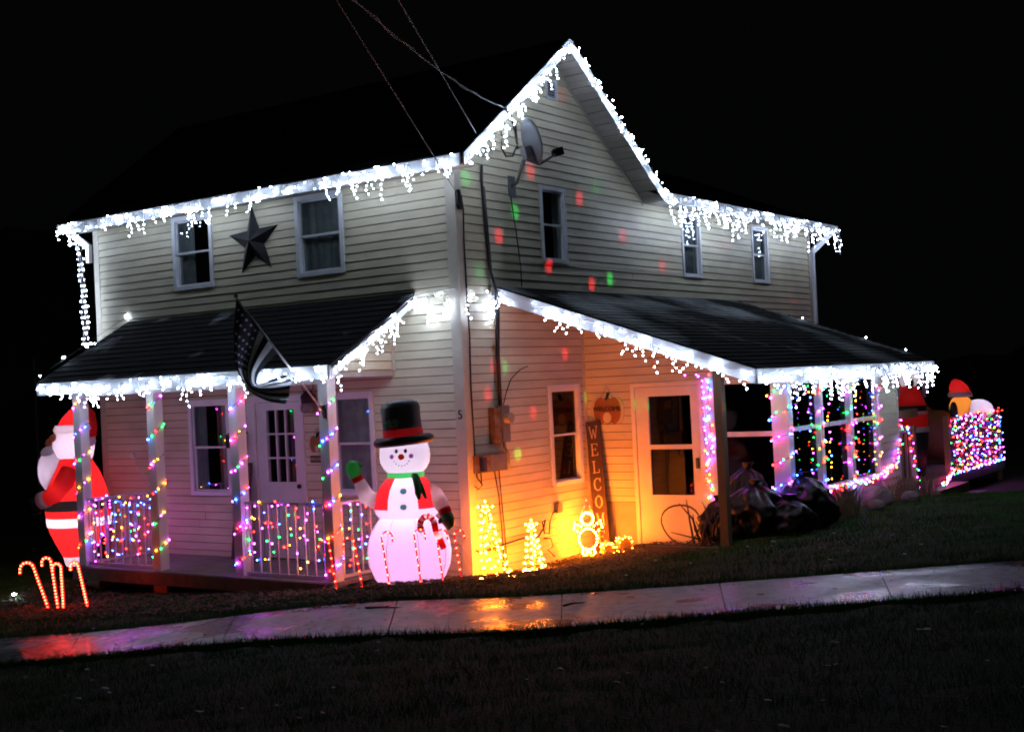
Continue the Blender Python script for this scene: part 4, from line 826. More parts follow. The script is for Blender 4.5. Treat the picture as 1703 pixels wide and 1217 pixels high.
st = thing('inflatable_santa', 'tall glowing inflatable santa seen from the side beyond the left porch railing', 'inflatable', (-6.24, -.70, -.10), AZ, local=True)
def band(nm, rings, mt3, n=28, **k): mb = MB(); mb.loft(rings, n=n, **k); return part(nm, mb, mt3, st, smooth=True)
band('boots', [(0, .02, 0, .10, .18), (.05, .0, 0, .16, .22), (.12, .03, 0, .13, .19)], N_BLACK)
band('trouser_cuffs', [(.12, .04, 0, .15, .20), (.18, .035, 0, .17, .22), (.25, .03, 0, .18, .22)], N_WHITE, cap0=False, cap1=False)
band('trousers', [(.25, .03, 0, .18, .22), (.40, .04, 0, .27, .28), (.56, .06, 0, .37, .34), (.66, .07, 0, .41, .37)], N_RED, cap0=False, cap1=False)
band('coat_hem', [(.66, .07, 0, .42, .38), (.72, .07, 0, .43, .38), (.78, .07, 0, .43, .38)], N_WHITE, cap0=False, cap1=False)
band('coat_skirt', [(.78, .07, 0, .43, .38), (.88, .06, 0, .43, .38)], N_RED, cap0=False, cap1=False)
band('belt', [(.88, .06, 0, .432, .385), (.95, .06, 0, .43, .385), (1.02, .06, 0, .425, .38)], N_BLACK, cap0=False, cap1=False)
band('coat', [(1.02, .06, 0, .42, .38), (1.20, .06, 0, .38, .36), (1.38, .06, 0, .31, .32), (1.50, .06, 0, .24, .27), (1.58, .06, 0, .20, .22)], N_RED, cap0=False, cap1=False)
band('head', [(1.50, .08, 0, .18, .18), (1.60, .05, 0, .24, .22), (1.72, .04, 0, .28, .24), (1.84, .05, 0, .28, .25), (1.93, .06, 0, .26, .24)], N_WHITE, cap1=False)
band('hat_trim', [(1.93, .06, 0, .265, .245), (1.97, .07, 0, .29, .27), (2.03, .08, 0, .27, .25)], N_WHITE, cap0=False, cap1=False)
band('hat', [(2.02, .09, 0, .25, .23), (2.12, .11, 0, .21, .2), (2.22, .15, 0, .15, .15), (2.29, .18, 0, .08, .09), (2.32, .19, 0, .02, .02)], N_RED, cap0=False)
mb = MB(); mb.tube([(.18, -.03, 2.26), (.27, -.04, 2.15), (.30, -.04, 2.0), (.30, -.04, 1.86)], [.08, .10, .09, .07], 12); part('hat_tail', mb, N_RED, st, smooth=True)
mb = MB(); mb.ball((.29, -.05, 1.80), .075); part('pompom', mb, N_WHITE, st, smooth=True)
mb = MB(); mb.ball((-.24, 0, 1.42), .21, .22, .32); part('beard', mb, N_WHITE, st, smooth=True)
mb = MB(); mb.ball((-.27, 0, 1.66), .13, .17, .10); part('moustache', mb, N_WHITE, st, smooth=True)
mb = MB(); mb.ball((-.28, 0, 1.79), .06, .07, .07); part('nose', mb, N_SKIN, st, smooth=True)
mb = MB(); mb.ball((-.16, 0, 1.86), .11, .20, .07); part('face', mb, N_SKIN, st, smooth=True)
mb = MB(); mb.tube([(.08, -.32, 1.42), (.04, -.42, 1.28), (-.10, -.43, 1.12), (-.22, -.40, 1.06)], [.12, .13, .12, .10], 14); part('sleeve', mb, N_RED, st, smooth=True)
mb = MB(); mb.tube([(-.20, -.41, 1.07), (-.30, -.38, 1.04)], [.115, .115], 14); part('sleeve_cuff', mb, N_WHITE, st, smooth=True)
mb = MB(); mb.tube([(-.30, -.38, 1.04), (-.38, -.36, 1.00), (-.40, -.35, .90), (-.40, -.35, .85)], [.09, .11, .09, .03], 14); part('mitten', mb, N_BLACK, st, smooth=True)
lamp('body_lamp', st, (.06, 0, .72), 15, (1, .80, .9), .07); lamp('head_lamp', st, (.06, 0, 1.74), 5, (.92, .78, 1), .05); lamp('chest_lamp', st, (.06, 0, 1.2), 9, (1, .80, .9), .05)
lamp('beard_fill', st, (-.26, 0, 1.40), 3.2, (.85, .75, 1), .04); lamp('moustache_fill', st, (-.28, 0, 1.66), 1.1, (.9, .78, 1), .03); lamp('hat_fill', st, (.10, 0, 2.10), 3, (1, .8, .9), .04); lamp('leg_lamp', st, (.04, 0, .36), 3, (1, .8, .9), .04)  # beard, moustache and hat lamps are fill added to lift dark parts
lamp('sleeve_fill', st, (-.06, -.42, 1.18), .8, (1, .8, .9), .03); lamp('face_fill', st, (-.18, 0, 1.86), .2, (1, .8, .7), .02)  # extra fill added inside the sleeve and face

dg = thing('inflatable_dog', 'inflatable brown dog in a red santa hat resting behind the lit deck railing', 'inflatable', (1.97, 11.1, .50), AZ, local=True)
q = MB(); q.ball((-.35, .2, .45), .55, .35, .55); q.ball((.02, .12, .45), .42, .3, .42); q.ball((.1, .05, .25), .45, .3, .28); part('body', q, N_BROWN, dg, smooth=True)
q = MB(); q.ball((.42, 0, .90), .20, .2, .22); part('head', q, N_TAN, dg, smooth=True)
q = MB(); q.ball((.70, -.05, .84), .26, .2, .19); part('muzzle', q, N_WHITE, dg, smooth=True)
q = MB(); q.ball((.55, -.02, .60), .22, .18, .14); part('chest', q, N_WHITE, dg, smooth=True)
q = MB(); q.ball((.235, -.15, .84), .07, .06, .17); part('ear', q, N_BLACK, dg, smooth=True)
q = MB(); q.loft([(1.08, .42, 0, .2, .19), (1.13, .41, 0, .21, .2), (1.17, .41, 0, .18, .17)], n=18); part('hat_trim', q, N_WHITE, dg, smooth=True)
q = MB(); q.loft([(1.17, .41, 0, .18, .17), (1.28, .39, 0, .15, .15), (1.37, .36, 0, .08, .08), (1.40, .33, 0, .02, .02)], n=18, cap0=False); part('hat', q, N_RED, dg, smooth=True)
lamp('body_lamp', dg, (.05, .1, .5), 6, (1, .7, .5), .04); lamp('head_lamp', dg, (.42, 0, .92), 3.5, (1, .75, .5), .04); lamp('hat_fill', dg, (.40, 0, 1.2), 1.2, (1, .8, .8), .03); lamp('muzzle_lamp', dg, (.72, -.03, .84), 3.2, (.85, .75, 1), .04)  # hat lamp is fill added to brighten the hat
s2_ = thing('inflatable_elf', 'dim red and white inflatable figure with green mittens standing on the deck', 'inflatable', (2.24, 8.70, .40), AZ, local=True)
def b2(nm, rings, mt3, **k): mb = MB(); mb.loft(rings, n=20, **k); part(nm, mb, mt3, s2_, smooth=True)
b2('legs', [(0, 0, 0, .2, .18), (.45, 0, 0, .27, .22), (.72, 0, 0, .29, .24)], N_BLACK); b2('coat_hem', [(.72, 0, 0, .30, .25), (.80, 0, 0, .30, .25)], N_WHITE, cap0=False); b2('coat_skirt', [(.80, 0, 0, .29, .24), (1.0, 0, 0, .28, .23)], N_RED, cap0=False)
b2('coat_band', [(1.0, 0, 0, .29, .24), (1.05, 0, 0, .285, .235)], N_WHITE, cap0=False); b2('belt', [(1.05, 0, 0, .28, .23), (1.14, 0, 0, .275, .23)], N_BLACK, cap0=False); b2('coat', [(1.14, 0, 0, .27, .22), (1.32, 0, 0, .22, .2), (1.45, 0, 0, .12, .14)], N_RED)
q = MB(); q.ball((.02, 0, 1.6), .17, .16, .2); part('head', q, N_WHITE, s2_, smooth=True)
for sg in (-1, 1): part('arm', MB().tube([(.2 * sg, -.05, 1.3), (.26 * sg, -.12, 1.45), (.24 * sg, -.15, 1.6)], [.08, .08, .07], 10), N_WHITE, s2_, smooth=True)
for q in ((-.03, -.2, 1.50), (.24, -.16, 1.70)): part('mitten', MB().ball(q, .07, .05, .09), N_GLOVE, s2_, smooth=True)

lamp('chest_lamp', s2_, (0, 0, 1.25), .5, (1, .8, .8), .04); lamp('coat_lamp', s2_, (0, 0, .9), .5, (1, .8, .8), .04); lamp('head_lamp', s2_, (.02, 0, 1.6), .9, (1, .9, 1), .04)
# ------------------------------------------------------------ trash bags, branches, hoop, rock, plants
def lumpy(c, rx_, ry_, rz_, seed, n=26, k=14, amp=.10, crump=1):
    r = random.Random(seed); ph = [r.uniform(0, 6.3) for _ in range(6)]; mb = MB(); rings = []
    vs = []
    for i in range(k + 1):
        t = math.pi * i / k
        for j in range(n):
            a = 2 * math.pi * j / n; f_ = 1 + amp * (math.sin(3 * a + ph[0] + 2 * t) + .6 * math.sin(5 * a + ph[1] - 3 * t) + .5 * math.sin(9 * a + ph[2]) * math.sin(4 * t + ph[3])) + (.13 * (.5 - abs(mnoise.noise(Vector((math.cos(a) * 2.2 + seed, math.sin(a) * 2.2, t * 1.6)))) * 2) + .06 * (.5 - abs(mnoise.noise(Vector((math.cos(a) * 6 + seed, math.sin(a) * 6, t * 5)))) * 2)) * crump
            vs.append((c[0] + rx_ * max(.02, math.sin(t)) * f_ * math.cos(a), c[1] + ry_ * max(.02, math.sin(t)) * f_ * math.sin(a), max(c[2] - rz_ * .8, c[2] - rz_ * math.cos(t) * (1 + .3 * amp * math.sin(4 * a + ph[4])))))
    mb.add(vs, [(i * n + j, i * n + (j + 1) % n, (i + 1) * n + (j + 1) % n, (i + 1) * n + j) for i in range(k) for j in range(n)])
    return mb
for i, (x, y, rx_, rz_, lb) in enumerate([(2.22, 1.95, .30, .26, 'black trash bag lying right behind the wooden post'), (2.55, 2.05, .34, .34, 'large shiny black trash bag against the screened porch corner'),
        (2.35, 2.32, .26, .46, 'upright black trash bag at the back of the pile below the screen'), (2.85, 2.75, .36, .34, 'rounded black trash bag at the right end of the pile'), (2.95, 2.1, .26, .22, 'flattened black trash bag at the front of the pile'), (1.98, 2.25, .20, .28, 'small black trash bag beside the light wrapped door jamb')]):
    z0 = h(x, y); t = thing('trash_bag', lb, 'trash bag', (x, y, z0), group='black trash bags piled by the side porch')
    part('bag', lumpy((x, y, z0 + rz_ * .78), rx_, rx_ * .85, rz_, 20 + i, n=60, k=34, crump=1.7), BAG, t, smooth=True)
    q = MB(); q.loft([(z0 + rz_ * 1.70, x, y, .03, .03), (z0 + rz_ * 1.78, x, y, .025, .025), (z0 + rz_ * 1.78 + .07, x + .02, y, .08, .05)], n=9); part('tied_neck', q, BAG, t)
hp = [(1.66 + .25 * math.cos(a / 24 * 2 * math.pi), 1.9 + .05 * math.sin(a / 24 * 4 * math.pi), .44 + .23 * math.sin(a / 24 * 2 * math.pi)) for a in range(25)]
q = MB(); q.tube(hp, .007, 6); q.tube([(x + .012, y - .02, z + .012) for x, y, z in hp], .006, 6); tag(part('wire_hoop', q, BARK, None, smooth=True), 'loose hoop of thin wire standing against the lower storm door', 'hoop')
bp_ = thing('brush_pile', 'tangle of dry cut branches leaning beside the wooden post', 'brush pile', (2.1, 1.7, .25))
for i in range(34):
    b = Vector((2.14 + RND.uniform(-.16, .16), 1.7 + RND.uniform(-.18, .18), 0)); b.z = h(b.x, b.y) + RND.uniform(0, .06); d = Vector((RND.uniform(-.22, .3), RND.uniform(-.2, .25), RND.uniform(.05, .75))); d = d.normalized() * RND.uniform(.25, .62)
    m_ = b + d * .5 + Vector((RND.uniform(-.05, .05), RND.uniform(-.05, .05), RND.uniform(-.03, .05))); q = MB(); q.tube([tuple(b), tuple(m_), tuple(b + d)], [.016, .012, .005], 6); part('branch', q, BARK, bp_, smooth=True)
for x, y, r, lb in ((2.95, 5.0, .17, 'large pale rock sticking up in front of the screened porch'), (3.15, 4.4, .09, 'small flat stone on the ground between the rock and the bags'), (3.3, 5.3, .10, 'small rounded stone to the right of the large rock')):
    tag(part('rock', lumpy((x, y, h(x, y) + r * .6), r * 1.25, r, r * .95, int(x * 100), n=22, k=14, amp=.05, crump=.9), ROCK), lb, 'rock', 'stones in front of the screened porch')
def tuft(x, y, n, ht, lb, sp=.15):
    mb = MB(); z = h(x, y)
    for i in range(n):
        a = RND.uniform(0, 6.28); r = RND.uniform(0, sp); l = ht * RND.uniform(.5, 1.1); bx, by = x + r * math.cos(a), y + r * math.sin(a); ox, oy = RND.uniform(-.4, .4) * l, RND.uniform(-.4, .4) * l; w2 = .006
        mb.add([(bx - w2, by, z), (bx + w2, by, z), (bx + ox * .4 + w2, by + oy * .4, z + l * .6), (bx + ox * .4 - w2, by + oy * .4, z + l * .6), (bx + ox, by + oy, z + l)], [(0, 1, 2, 3), (3, 2, 4)])
    tag(part('dry_plant', mb, STRAW, None, fix=False), lb, 'plant', 'dry plants below the screened porch')
tuft(2.95, 3.9, 170, .42, 'tall dry grass clump under the porch sill right of the trash bags'); tuft(3.0, 5.9, 120, .34, 'dry weed clump below the sided end of the side porch', .2); tuft(2.95, 3.4, 80, .30, 'low dry weeds right against the last trash bag'); tuft(2.95, 6.9, 90, .35, 'dry weeds beside the short deck railing', .2)

# ------------------------------------------------------------ lights
WH = 'icicle light strings along the roof edges'
def icicles(label, A_, B_, out, per=13, dmax=.30, jx=.05, r=.0070, base=26, drop_p=.8, nmin=1, nmax=5, up=.03):
    """main cord on the board plus hanging drops with bulbs"""
    A_, B_, out = Vector(A_), Vector(B_), Vector(out); L = (B_ - A_).length; d = (B_ - A_) / L
    t = thing('icicle_lights', label, 'string lights', tuple(A_), group=WH); wire_ = MB(); pts = []
    n = max(3, int(L * 7)); cord = [A_ + d * (L * i / n) + out * .02 + Vector((0, 0, RND.uniform(-.02, up))) for i in range(n + 1)]; wire_.tube(cord, .004, 4)
    for i in range(int(L * base)):
        s_ = RND.uniform(0, L); pts.append(A_ + d * s_ + out * RND.uniform(.02, .075) + Vector((0, 0, RND.uniform(-.11, up))))
    for i in range(int(L * per)):
        s_ = RND.uniform(0, L)
        env = .45 + .55 * abs(math.sin(s_ * 2.1 + L)) * RND.uniform(.5, 1.2)
        if RND.random() > drop_p: continue
        nb = RND.randint(nmin, nmax); ln = dmax * env * nb / nmax; p0 = A_ + d * s_ + out * RND.uniform(.03, .07); side_ = 0; path = [p0]
        for k in range(nb):
            side_ += RND.uniform(-jx, jx); p = p0 + Vector((0, 0, -.07 - ln * (k + 1) / nb)) + d * side_ + out * RND.uniform(-.01, .02); path.append(p); pts.append(p)
        wire_.tube(path, .0035, 3, False)
    part('wire', wire_, WIREW, t, fix=False); RND.shuffle(pts); bulbs(t, pts, 'white', r)
fz = -.06
icicles('white icicle lights along the long upper front eave', (-6.86, ye - .022, ze - .05), (.30, ye - .022, ze - .05), (0, -1, 0), per=9, base=13, dmax=.30)
icicles('white icicle lights climbing the left slope of the gable', (.373, ye, ze - .06), (.373, AP, ZR - .06), (1, 0, 0), per=12, base=22, dmax=.26)
icicles('white icicle lights down the right slope of the gable', (.373, AP, ZR - .06), (.373, yb, zb - .06), (1, 0, 0), per=3, base=26, dmax=.12, nmax=2)
icicles('dense white icicle lights along the upper right eave', (.373, 4.42, zE - .05), (.373, 11.03, zE - .05), (1, 0, 0), per=17, base=14, dmax=.42, nmax=6, drop_p=1)
icicles('white icicle lights along the front porch eave', (XL, YP - .023, ZP - .07), (XR, YP - .023, ZP - .07), (0, -1, 0), per=9, base=18, dmax=.24, nmax=4)
icicles('white icicle lights on the sloping right end of the front porch roof', (XR, YP, ZP - .07), (XR, -.03, ZW - .07), (1, 0, 0), per=12, base=20, dmax=.26)
icicles('white icicle lights bunched on the front wall next to the corner', (XR, -.02, 3.25), (-.02, -.02, 3.27), (0, -1, 0), per=9, base=9, dmax=.34)
icicles('white icicle lights bunched on the side wall next to the corner', (.02, .05, 3.27), (.02, .62, 3.25), (1, 0, 0), per=9, base=9, dmax=.32)
icicles('white icicle lights down the sloping near edge of the side porch roof', (.05, yn0 - .023, zw - .07), (QX, yn1 - .023, zq - .07), (0, -1, 0), per=7, base=18, dmax=.22, nmax=4)
icicles('dense white icicle lights along the side porch eave', (QX + .023, yn1, zq - .07), (QX + .023, yf1, zq - .07), (1, 0, 0), per=13, base=18, dmax=.28, nmax=4)
# hanging bunch at the left end
t = thing('hanging_lights', 'white lights hanging straight down from the left end of the upper eave', 'string lights', (-6.6, -.2, 4.5)); w_ = MB(); pts = []
for k in range(3):
    x0 = -6.60 + k * .05; P_ = [(x0 + .10 * i / 20 + RND.uniform(-.03, .03), -.2 + RND.uniform(-.02, .02), 4.55 - 1.5 * i / 20) for i in range(21)]; w_.tube(P_, .003, 3, False); pts += [Vector(p) + Vector((RND.uniform(-.03, .03), 0, 0)) for p in P_ if RND.random() < .95]
part('wire', w_, WIREW, t, fix=False); bulbs(t, pts + [Vector((-6.45 + RND.uniform(-.05, .2), -.2, 3.0 + RND.uniform(0, .05))) for _ in range(5)], 'white', .0070)
t = thing('stray_lights', 'few stray white bulbs on the dark front porch roof', 'string lights', (-5.8, -.3, 3.2))
w_ = MB(); w_.tube([(-5.83, -.05, 3.36), (-5.85, -.6, 3.05), (-5.78, -1.3, 2.68)], .003, 4); part('wire', w_, WIREG, t); bulbs(t, [(-5.80, -.03, 3.40), (-5.78, -.05, 3.38), (-5.80, -1.05, 2.84), (-5.77, -1.1, 2.83), (-5.78, -1.45, 2.60)], 'white', .010)
t = thing('stray_lights', 'few white bulbs along the far edge of the side porch roof', 'string lights', (1.5, 7.2, 2.9))
w_ = MB(); w_.tube([(.9, 7.24, zr(.9) + .11), (2.95, 7.1, zr(2.95) + .11)], .003, 4); part('wire', w_, WIREG, t); bulbs(t, [(1.15, 7.22, zr(1.15) + .13), (2.15, 7.16, zr(2.15) + .12), (2.75, 7.12, zr(2.75) + .12)], 'white', .010)

MG = 'multicoloured light strings'
def mstring(label, path, n, jit=.015, r=.0096, loops=None, cols=None):
    t = thing('string_lights', label, 'string lights', tuple(path[0]), group=MG); P_ = [Vector(p) for p in path]; mb = MB(); mb.tube(P_, .0035, 4); part('wire', mb, WIREG, t, fix=False)
    cum = [0]
    for a, b in zip(P_, P_[1:]): cum.append(cum[-1] + (b - a).length)
    pts = []
    for i in range(n):
        s_ = cum[-1] * (i + RND.uniform(.1, .9)) / n; k = max(0, min(len(P_) - 2, int(np.searchsorted(cum, s_)) - 1)); p = P_[k] + (P_[k + 1] - P_[k]) * ((s_ - cum[k]) / max(1e-6, cum[k + 1] - cum[k]))
        pts.append(p + Vector((RND.uniform(-jit, jit), RND.uniform(-jit, jit), RND.uniform(-jit, jit))))
    bulbs(t, pts, cols or mc(n), r); return t
def spiral(cx, cy_, z0, z1, r, turns, n=90, ph=0):
    out = []
    for i in range(n + 1):
        a = ph + 2 * math.pi * turns * i / n; c, s_ = math.cos(a), math.sin(a); m_ = max(abs(c), abs(s_)); out.append((cx + r * c / m_, cy_ + r * s_ / m_, z0 + (z1 - z0) * i / n))
    return out
for i, (x, tn, nb, lb) in enumerate(((PX[0], 6, 46, 'leftmost front porch post'), (PX[1], 6, 46, 'second front porch post, left of the steps'), (PX[2], 6, 52, 'third front porch post, beside the front door'), (PX[3], 6, 50, 'front porch post nearest the snowman'))):
    mstring('coloured lights spiralled around the ' + lb, spiral(x, -1.2, .15, 2.28, .078, tn, ph=i), nb)
def curtain(label, a, b, z0, z1, n, strands, off, r=.0090, full=False):
    a, b = Vector(a), Vector(b); off = Vector(off); path = []
    for i in range(strands + 1):
        p = a + (b - a) * (i / strands) + off; lo = z0 + (0 if full else RND.uniform(0, .35)); q = ((z1, lo) if i % 2 == 0 else (lo, z1))
        path += [(p.x, p.y, q[0]), (p.x + RND.uniform(-.02, .02), p.y, (q[0] + q[1]) / 2), (p.x, p.y, q[1])]
    return mstring(label, path, n, .03, r)
curtain('coloured lights draped over the left front porch railing', (-5.22, -1.2, 0), (-3.95, -1.2, 0), .18, .96, 62, 9, (0, -.02, 0))
curtain('coloured lights draped over the front porch railing by the door', (-2.32, -1.2, 0), (-1.07, -1.2, 0), .18, .98, 58, 9, (0, -.02, 0))
curtain('coloured lights draped on the left end railing of the front porch', (-5.31, -1.1, 0), (-5.31, -.05, 0), .18, .96, 44, 7, (0, 0, 0))
curtain('coloured lights draped on the right end railing behind the snowman', (-.98, -1.1, 0), (-.98, -.05, 0), .18, .96, 48, 7, (.02, 0, 0))
mstring('coloured lights running up the jamb beside the storm door', [(1.69, 2.55, 2.12), (1.82, 2.54, 2.13), (1.76, 2.54, 1.8), (1.81, 2.54, 1.4), (1.74, 2.54, 1.0), (1.80, 2.54, .62)], 34, .03)
mstring('second run of coloured lights on the jamb edge by the screen', [(1.70, 2.55, 2.1), (1.71, 2.55, 1.3), (1.73, 2.55, .66)], 22, .02)
mstring('coloured lights wrapped around the thick porch corner post', spiral(2.69, 2.6, .70, 2.08, .12, 5, ph=1), 52, .03)
mstring('short coloured light run under the porch rake beside the wooden post', [(1.95, 1.6, 2.2), (2.25, 1.6, 2.18), (2.45, 1.6, 2.12)], 6)
for y, lb, nb in ((PY[0], 'first narrow post of the screened wall', 44), (PY[1], 'middle narrow post of the screened wall', 42), (PY[2], 'last narrow post before the siding', 40)):
    mstring('coloured lights wrapped on the ' + lb, spiral(2.69, y, .72, 2.08, .066, 6, ph=y), nb, .02)
for y, lb in ((3.35, 'first bay, left half'), (3.95, 'second bay, beside the first narrow post'), (4.95, 'third bay, beside the middle post'), (5.62, 'third bay, near the last post')):
    mstring('coloured lights hanging inside the screen of the ' + lb, [(2.745, y, 2.06), (2.745, y + .02, 1.4), (2.745, y - .01, .8)], 15, .02, .0072)
mstring('dense coloured lights along the sill of the screened wall', [(2.76, 3.8, .69), (2.76, 4.5, .66), (2.76, 5.3, .67), (2.76, 6.0, .70), (2.76, 6.4, .80), (2.76, 6.70, 1.15)], 92, .04)
mstring('coloured lights trailing over the short gate railing', [(2.74, 6.72, 1.45), (2.74, 6.85, 1.30), (2.74, 7.1, 1.26), (2.74, 7.2, 1.0), (2.74, 7.35, .7), (2.74, 7.45, .35)], 26, .03)
mstring('coloured lights lying along the deck steps', [(3.0, 7.7, .36), (2.95, 8.2, .42), (2.8, 8.8, .42), (2.75, 9.2, .50)], 34, .03)
curtain('coloured lights covering the near half of the deck railing', (2.72, 9.3, 0), (2.72, 10.8, 0), .42, 1.30, 125, 11, (0, 0, 0), .0095, True)
curtain('coloured lights covering the far half of the deck railing', (2.72, 10.85, 0), (2.72, 12.34, 0), .42, 1.34, 115, 11, (0, 0, 0), .0095, True)
mstring('coloured lights along the bottom rim of the deck', [(2.76, 9.2, .42), (2.76, 12.36, .43)], 36, .02)

# candy canes (lit tubes)
CANET = emat('cane_tube_glow', (1, .012, .02), 1.0)
CG = 'lit red candy canes staked in the lawn'
def cane(x, y, ht, lb, rad=.075, lean=0, side=1, nb=9, thick=.009, dense=False):
    z = h(x, y); t = thing('candy_cane', lb, 'candy cane', (x, y, z), AZ, CG, local=True)
    pts = [(lean * k / 8, 0, ht * k / 8) for k in range(9)]; cx_ = lean + side * rad
    pts += [(cx_ - side * rad * math.cos(math.radians(a)), 0, ht + rad * math.sin(math.radians(a))) for a in range(25, 181, 25)] + [(cx_ + side * rad * 1.02, 0, ht - .05)]
    n = len(pts)
    q = MB(); q.tube(pts, thick, 7); part('tube', q, CANET, t, smooth=True)
    q = MB(); q.tube([(0, 0, -.08), (0, 0, .02)], .005, 5); part('stake', q, METER, t)
    L = [0]
    for a, b in zip(pts, pts[1:]): L.append(L[-1] + (Vector(b) - Vector(a)).length)
    for i in range(nb):
        s_ = L[-1] * (i + .5) / nb; k = max(0, min(n - 2, int(np.searchsorted(L, s_)) - 1)); p = Vector(pts[k]).lerp(Vector(pts[k + 1]), (s_ - L[k]) / max(1e-6, L[k + 1] - L[k])); inst('bulb', bulb_mesh('cane', .0095 if not dense else .013), t, p + Vector((0, -thick - .003, 0)))
    return t
for (x, y, ht, rad, lean, side, lb) in ((-4.689, -2.225, .47, .085, -.15, -1, 'leftmost lit candy cane, leaning and curling left in front of santa'), (-4.53, -2.204, .55, .055, -.06, -1, 'second candy cane from the left, tall and curling left'), (-4.46, -2.179, .48, .05, -.01, -1, 'third candy cane from the left, almost touching its neighbour'), (-4.187, -2.043, .48, .045, -.09, -1, 'fourth candy cane from the left, by the porch corner post')):
    cane(x, y, ht, lb, rad, lean, side, 20, .018, True)
for (x, y, lean, side, lb) in ((-.498, -1.694, -.06, -1, 'red candy cane right in front of the last porch post'), (-.327, -1.483, -.07, -1, 'red candy cane between the porch post and the snowman'), (.231, -1.70, -.06, 1, 'red candy cane in front of the left of the snowman'), (.562, -1.60, -.05, 1, 'red candy cane in front of the right of the snowman'),
        (.52, -1.19, -.05, 1, 'red candy cane at the right side of the snowman'), (.021, -.233, -.06, 1, 'red candy cane standing by the house corner')):
    cane(x, y, .50, lb, .055, lean, side, 9, .008)

# warm wire figures
def frame_thing(nm, lb, cat, loc, rot=AZ): return thing(nm, lb, cat, loc, rot, None, True)
WTUBE = mat('gold_tube', (.75, .55, .25), .4)
def spiral_tree(loc, ht, rb, turns, nb, lb, lean=0, st_r=.07):
    t = frame_thing('spiral_light_tree', lb, 'light tree', loc)
    P_ = []; n = 160
    for i in range(n + 1):
        u = i / n; a = 2 * math.pi * turns * u; r = rb * (1 - .60 * u); P_.append((r * math.cos(a) + lean * u, r * .45 * math.sin(a), .02 + u * (ht - .12)))
    q = MB(); q.tube(P_, .005, 5); part('spiral', q, WTUBE, t, fix=False)
    q = MB(); q.tube([(0, 0, -.05), (lean, 0, ht - .02)], .007, 6); part('pole', q, WTUBE, t)
    q = MB(); q.tube([(rb * math.cos(a * .2618), rb * .8 * math.sin(a * .2618), .015) for a in range(25)], .005, 5); part('base_ring', q, WTUBE, t, fix=False)
    for i in range(nb):
        u = ((i + .5) / nb) ** 1.15; k = int(u * n); inst('bulb', bulb_mesh('warm', .011), t, P_[k])
    for i in range(16): a = i * math.pi / 8; inst('bulb', bulb_mesh('warm', .011), t, (rb * 1.1 * math.cos(a), rb * .9 * math.sin(a), .03))
    q = MB(); sp_ = [(lean + (st_r if i % 2 == 0 else st_r * .42) * math.sin(i * math.pi / 5), -.01, ht + (st_r if i % 2 == 0 else st_r * .42) * math.cos(i * math.pi / 5)) for i in range(11)]
    q.tube(sp_, .006, 5); part('star', q, WTUBE, t, fix=False)
    for i in range(10): inst('bulb', bulb_mesh('warm', .010), t, sp_[i])
    return t
spiral_tree((.36, -.02, .02), .80, .17, 8, 50, 'taller spiral wire tree with glowing warm bulbs by the house corner', -.10, .085)
spiral_tree((.50, .52, .02), .55, .135, 6, 40, 'shorter spiral wire tree with a star on top', -.02, .065)
fg = frame_thing('lit_figure', 'glowing wire snowman figure with a red bulb hat beside the welcome plank', 'light figure', (.34, 1.95, .03))
def ring(cx, cz, rx_, rz_, n=20): return [(cx + rx_ * math.cos(2 * math.pi * i / n), 0, cz + rz_ * math.sin(2 * math.pi * i / n)) for i in range(n + 1)]
outl = [ring(0, .45, .075, .075), ring(0, .20, .115, .13), [(-.07, 0, .06), (-.08, 0, .0), (-.02, 0, .0), (-.02, 0, .07)], [(.07, 0, .06), (.09, 0, .0), (.02, 0, .0), (.02, 0, .07)], [(-.08, 0, .36), (-.16, 0, .40), (-.17, 0, .33), (-.09, 0, .27)], [(.08, 0, .36), (.16, 0, .42), (.18, 0, .34), (.09, 0, .27)]]
q = MB()
for L in outl: q.tube(L, .005, 5)
hatl = [(-.07, 0, .52), (-.03, 0, .60), (.0, 0, .68), (.04, 0, .60), (.07, 0, .52)]; q.tube(hatl, .005, 5); part('frame', q, WTUBE, fg, fix=False)
for L in outl:
    for p, p2 in zip(L, L[1:]):
        if RND.random() < .95: inst('bulb', bulb_mesh('warm', .0115), fg, p)
        if Vector(p).lerp(Vector(p2), .5) and (Vector(p) - Vector(p2)).length > .05: inst('bulb', bulb_mesh('warm', .0115), fg, Vector(p).lerp(Vector(p2), .5))
for p in hatl: inst('bulb', bulb_mesh('red', .0115), fg, p)
for j, (x, y, s_, lb) in enumerate(((.52, 2.10, .13, 'lit gift box frame right next to the glowing figure'), (.66, 2.28, .16, 'larger lit gift box frame beneath the last plank letter'))):
    g_ = frame_thing('lit_gift_box', lb, 'light decoration', (x, y, h(x, y)), AZ + .2); q = MB(); c8 = [(a, b, c_) for a in (-s_ / 2, s_ / 2) for b in (-s_ / 2, s_ / 2) for c_ in (0, s_)]
    for a in range(8):
        for b in range(a + 1, 8):
            if sum(abs(c8[a][k] - c8[b][k]) > 1e-6 for k in range(3)) == 1:
                q.tube([c8[a], c8[b]], .004, 4)
                for k in range(2): inst('bulb', bulb_mesh('warm', .0055), g_, lerp(c8[a], c8[b], (k + .5) / 2))
    q.tube([(-.03, 0, s_ + .04), (0, 0, s_), (.03, 0, s_ + .04), (-.03, 0, s_ + .04)], .004, 4); part('frame', q, WTUBE, g_, fix=False)
    q = MB(); q.box(-s_ / 2 + .008, s_ / 2 - .008, -s_ / 2 + .008, s_ / 2 - .008, .005, s_ - .01); part('wrapping', q, mat('gold_mesh', (.45, .28, .08), .6), g_)

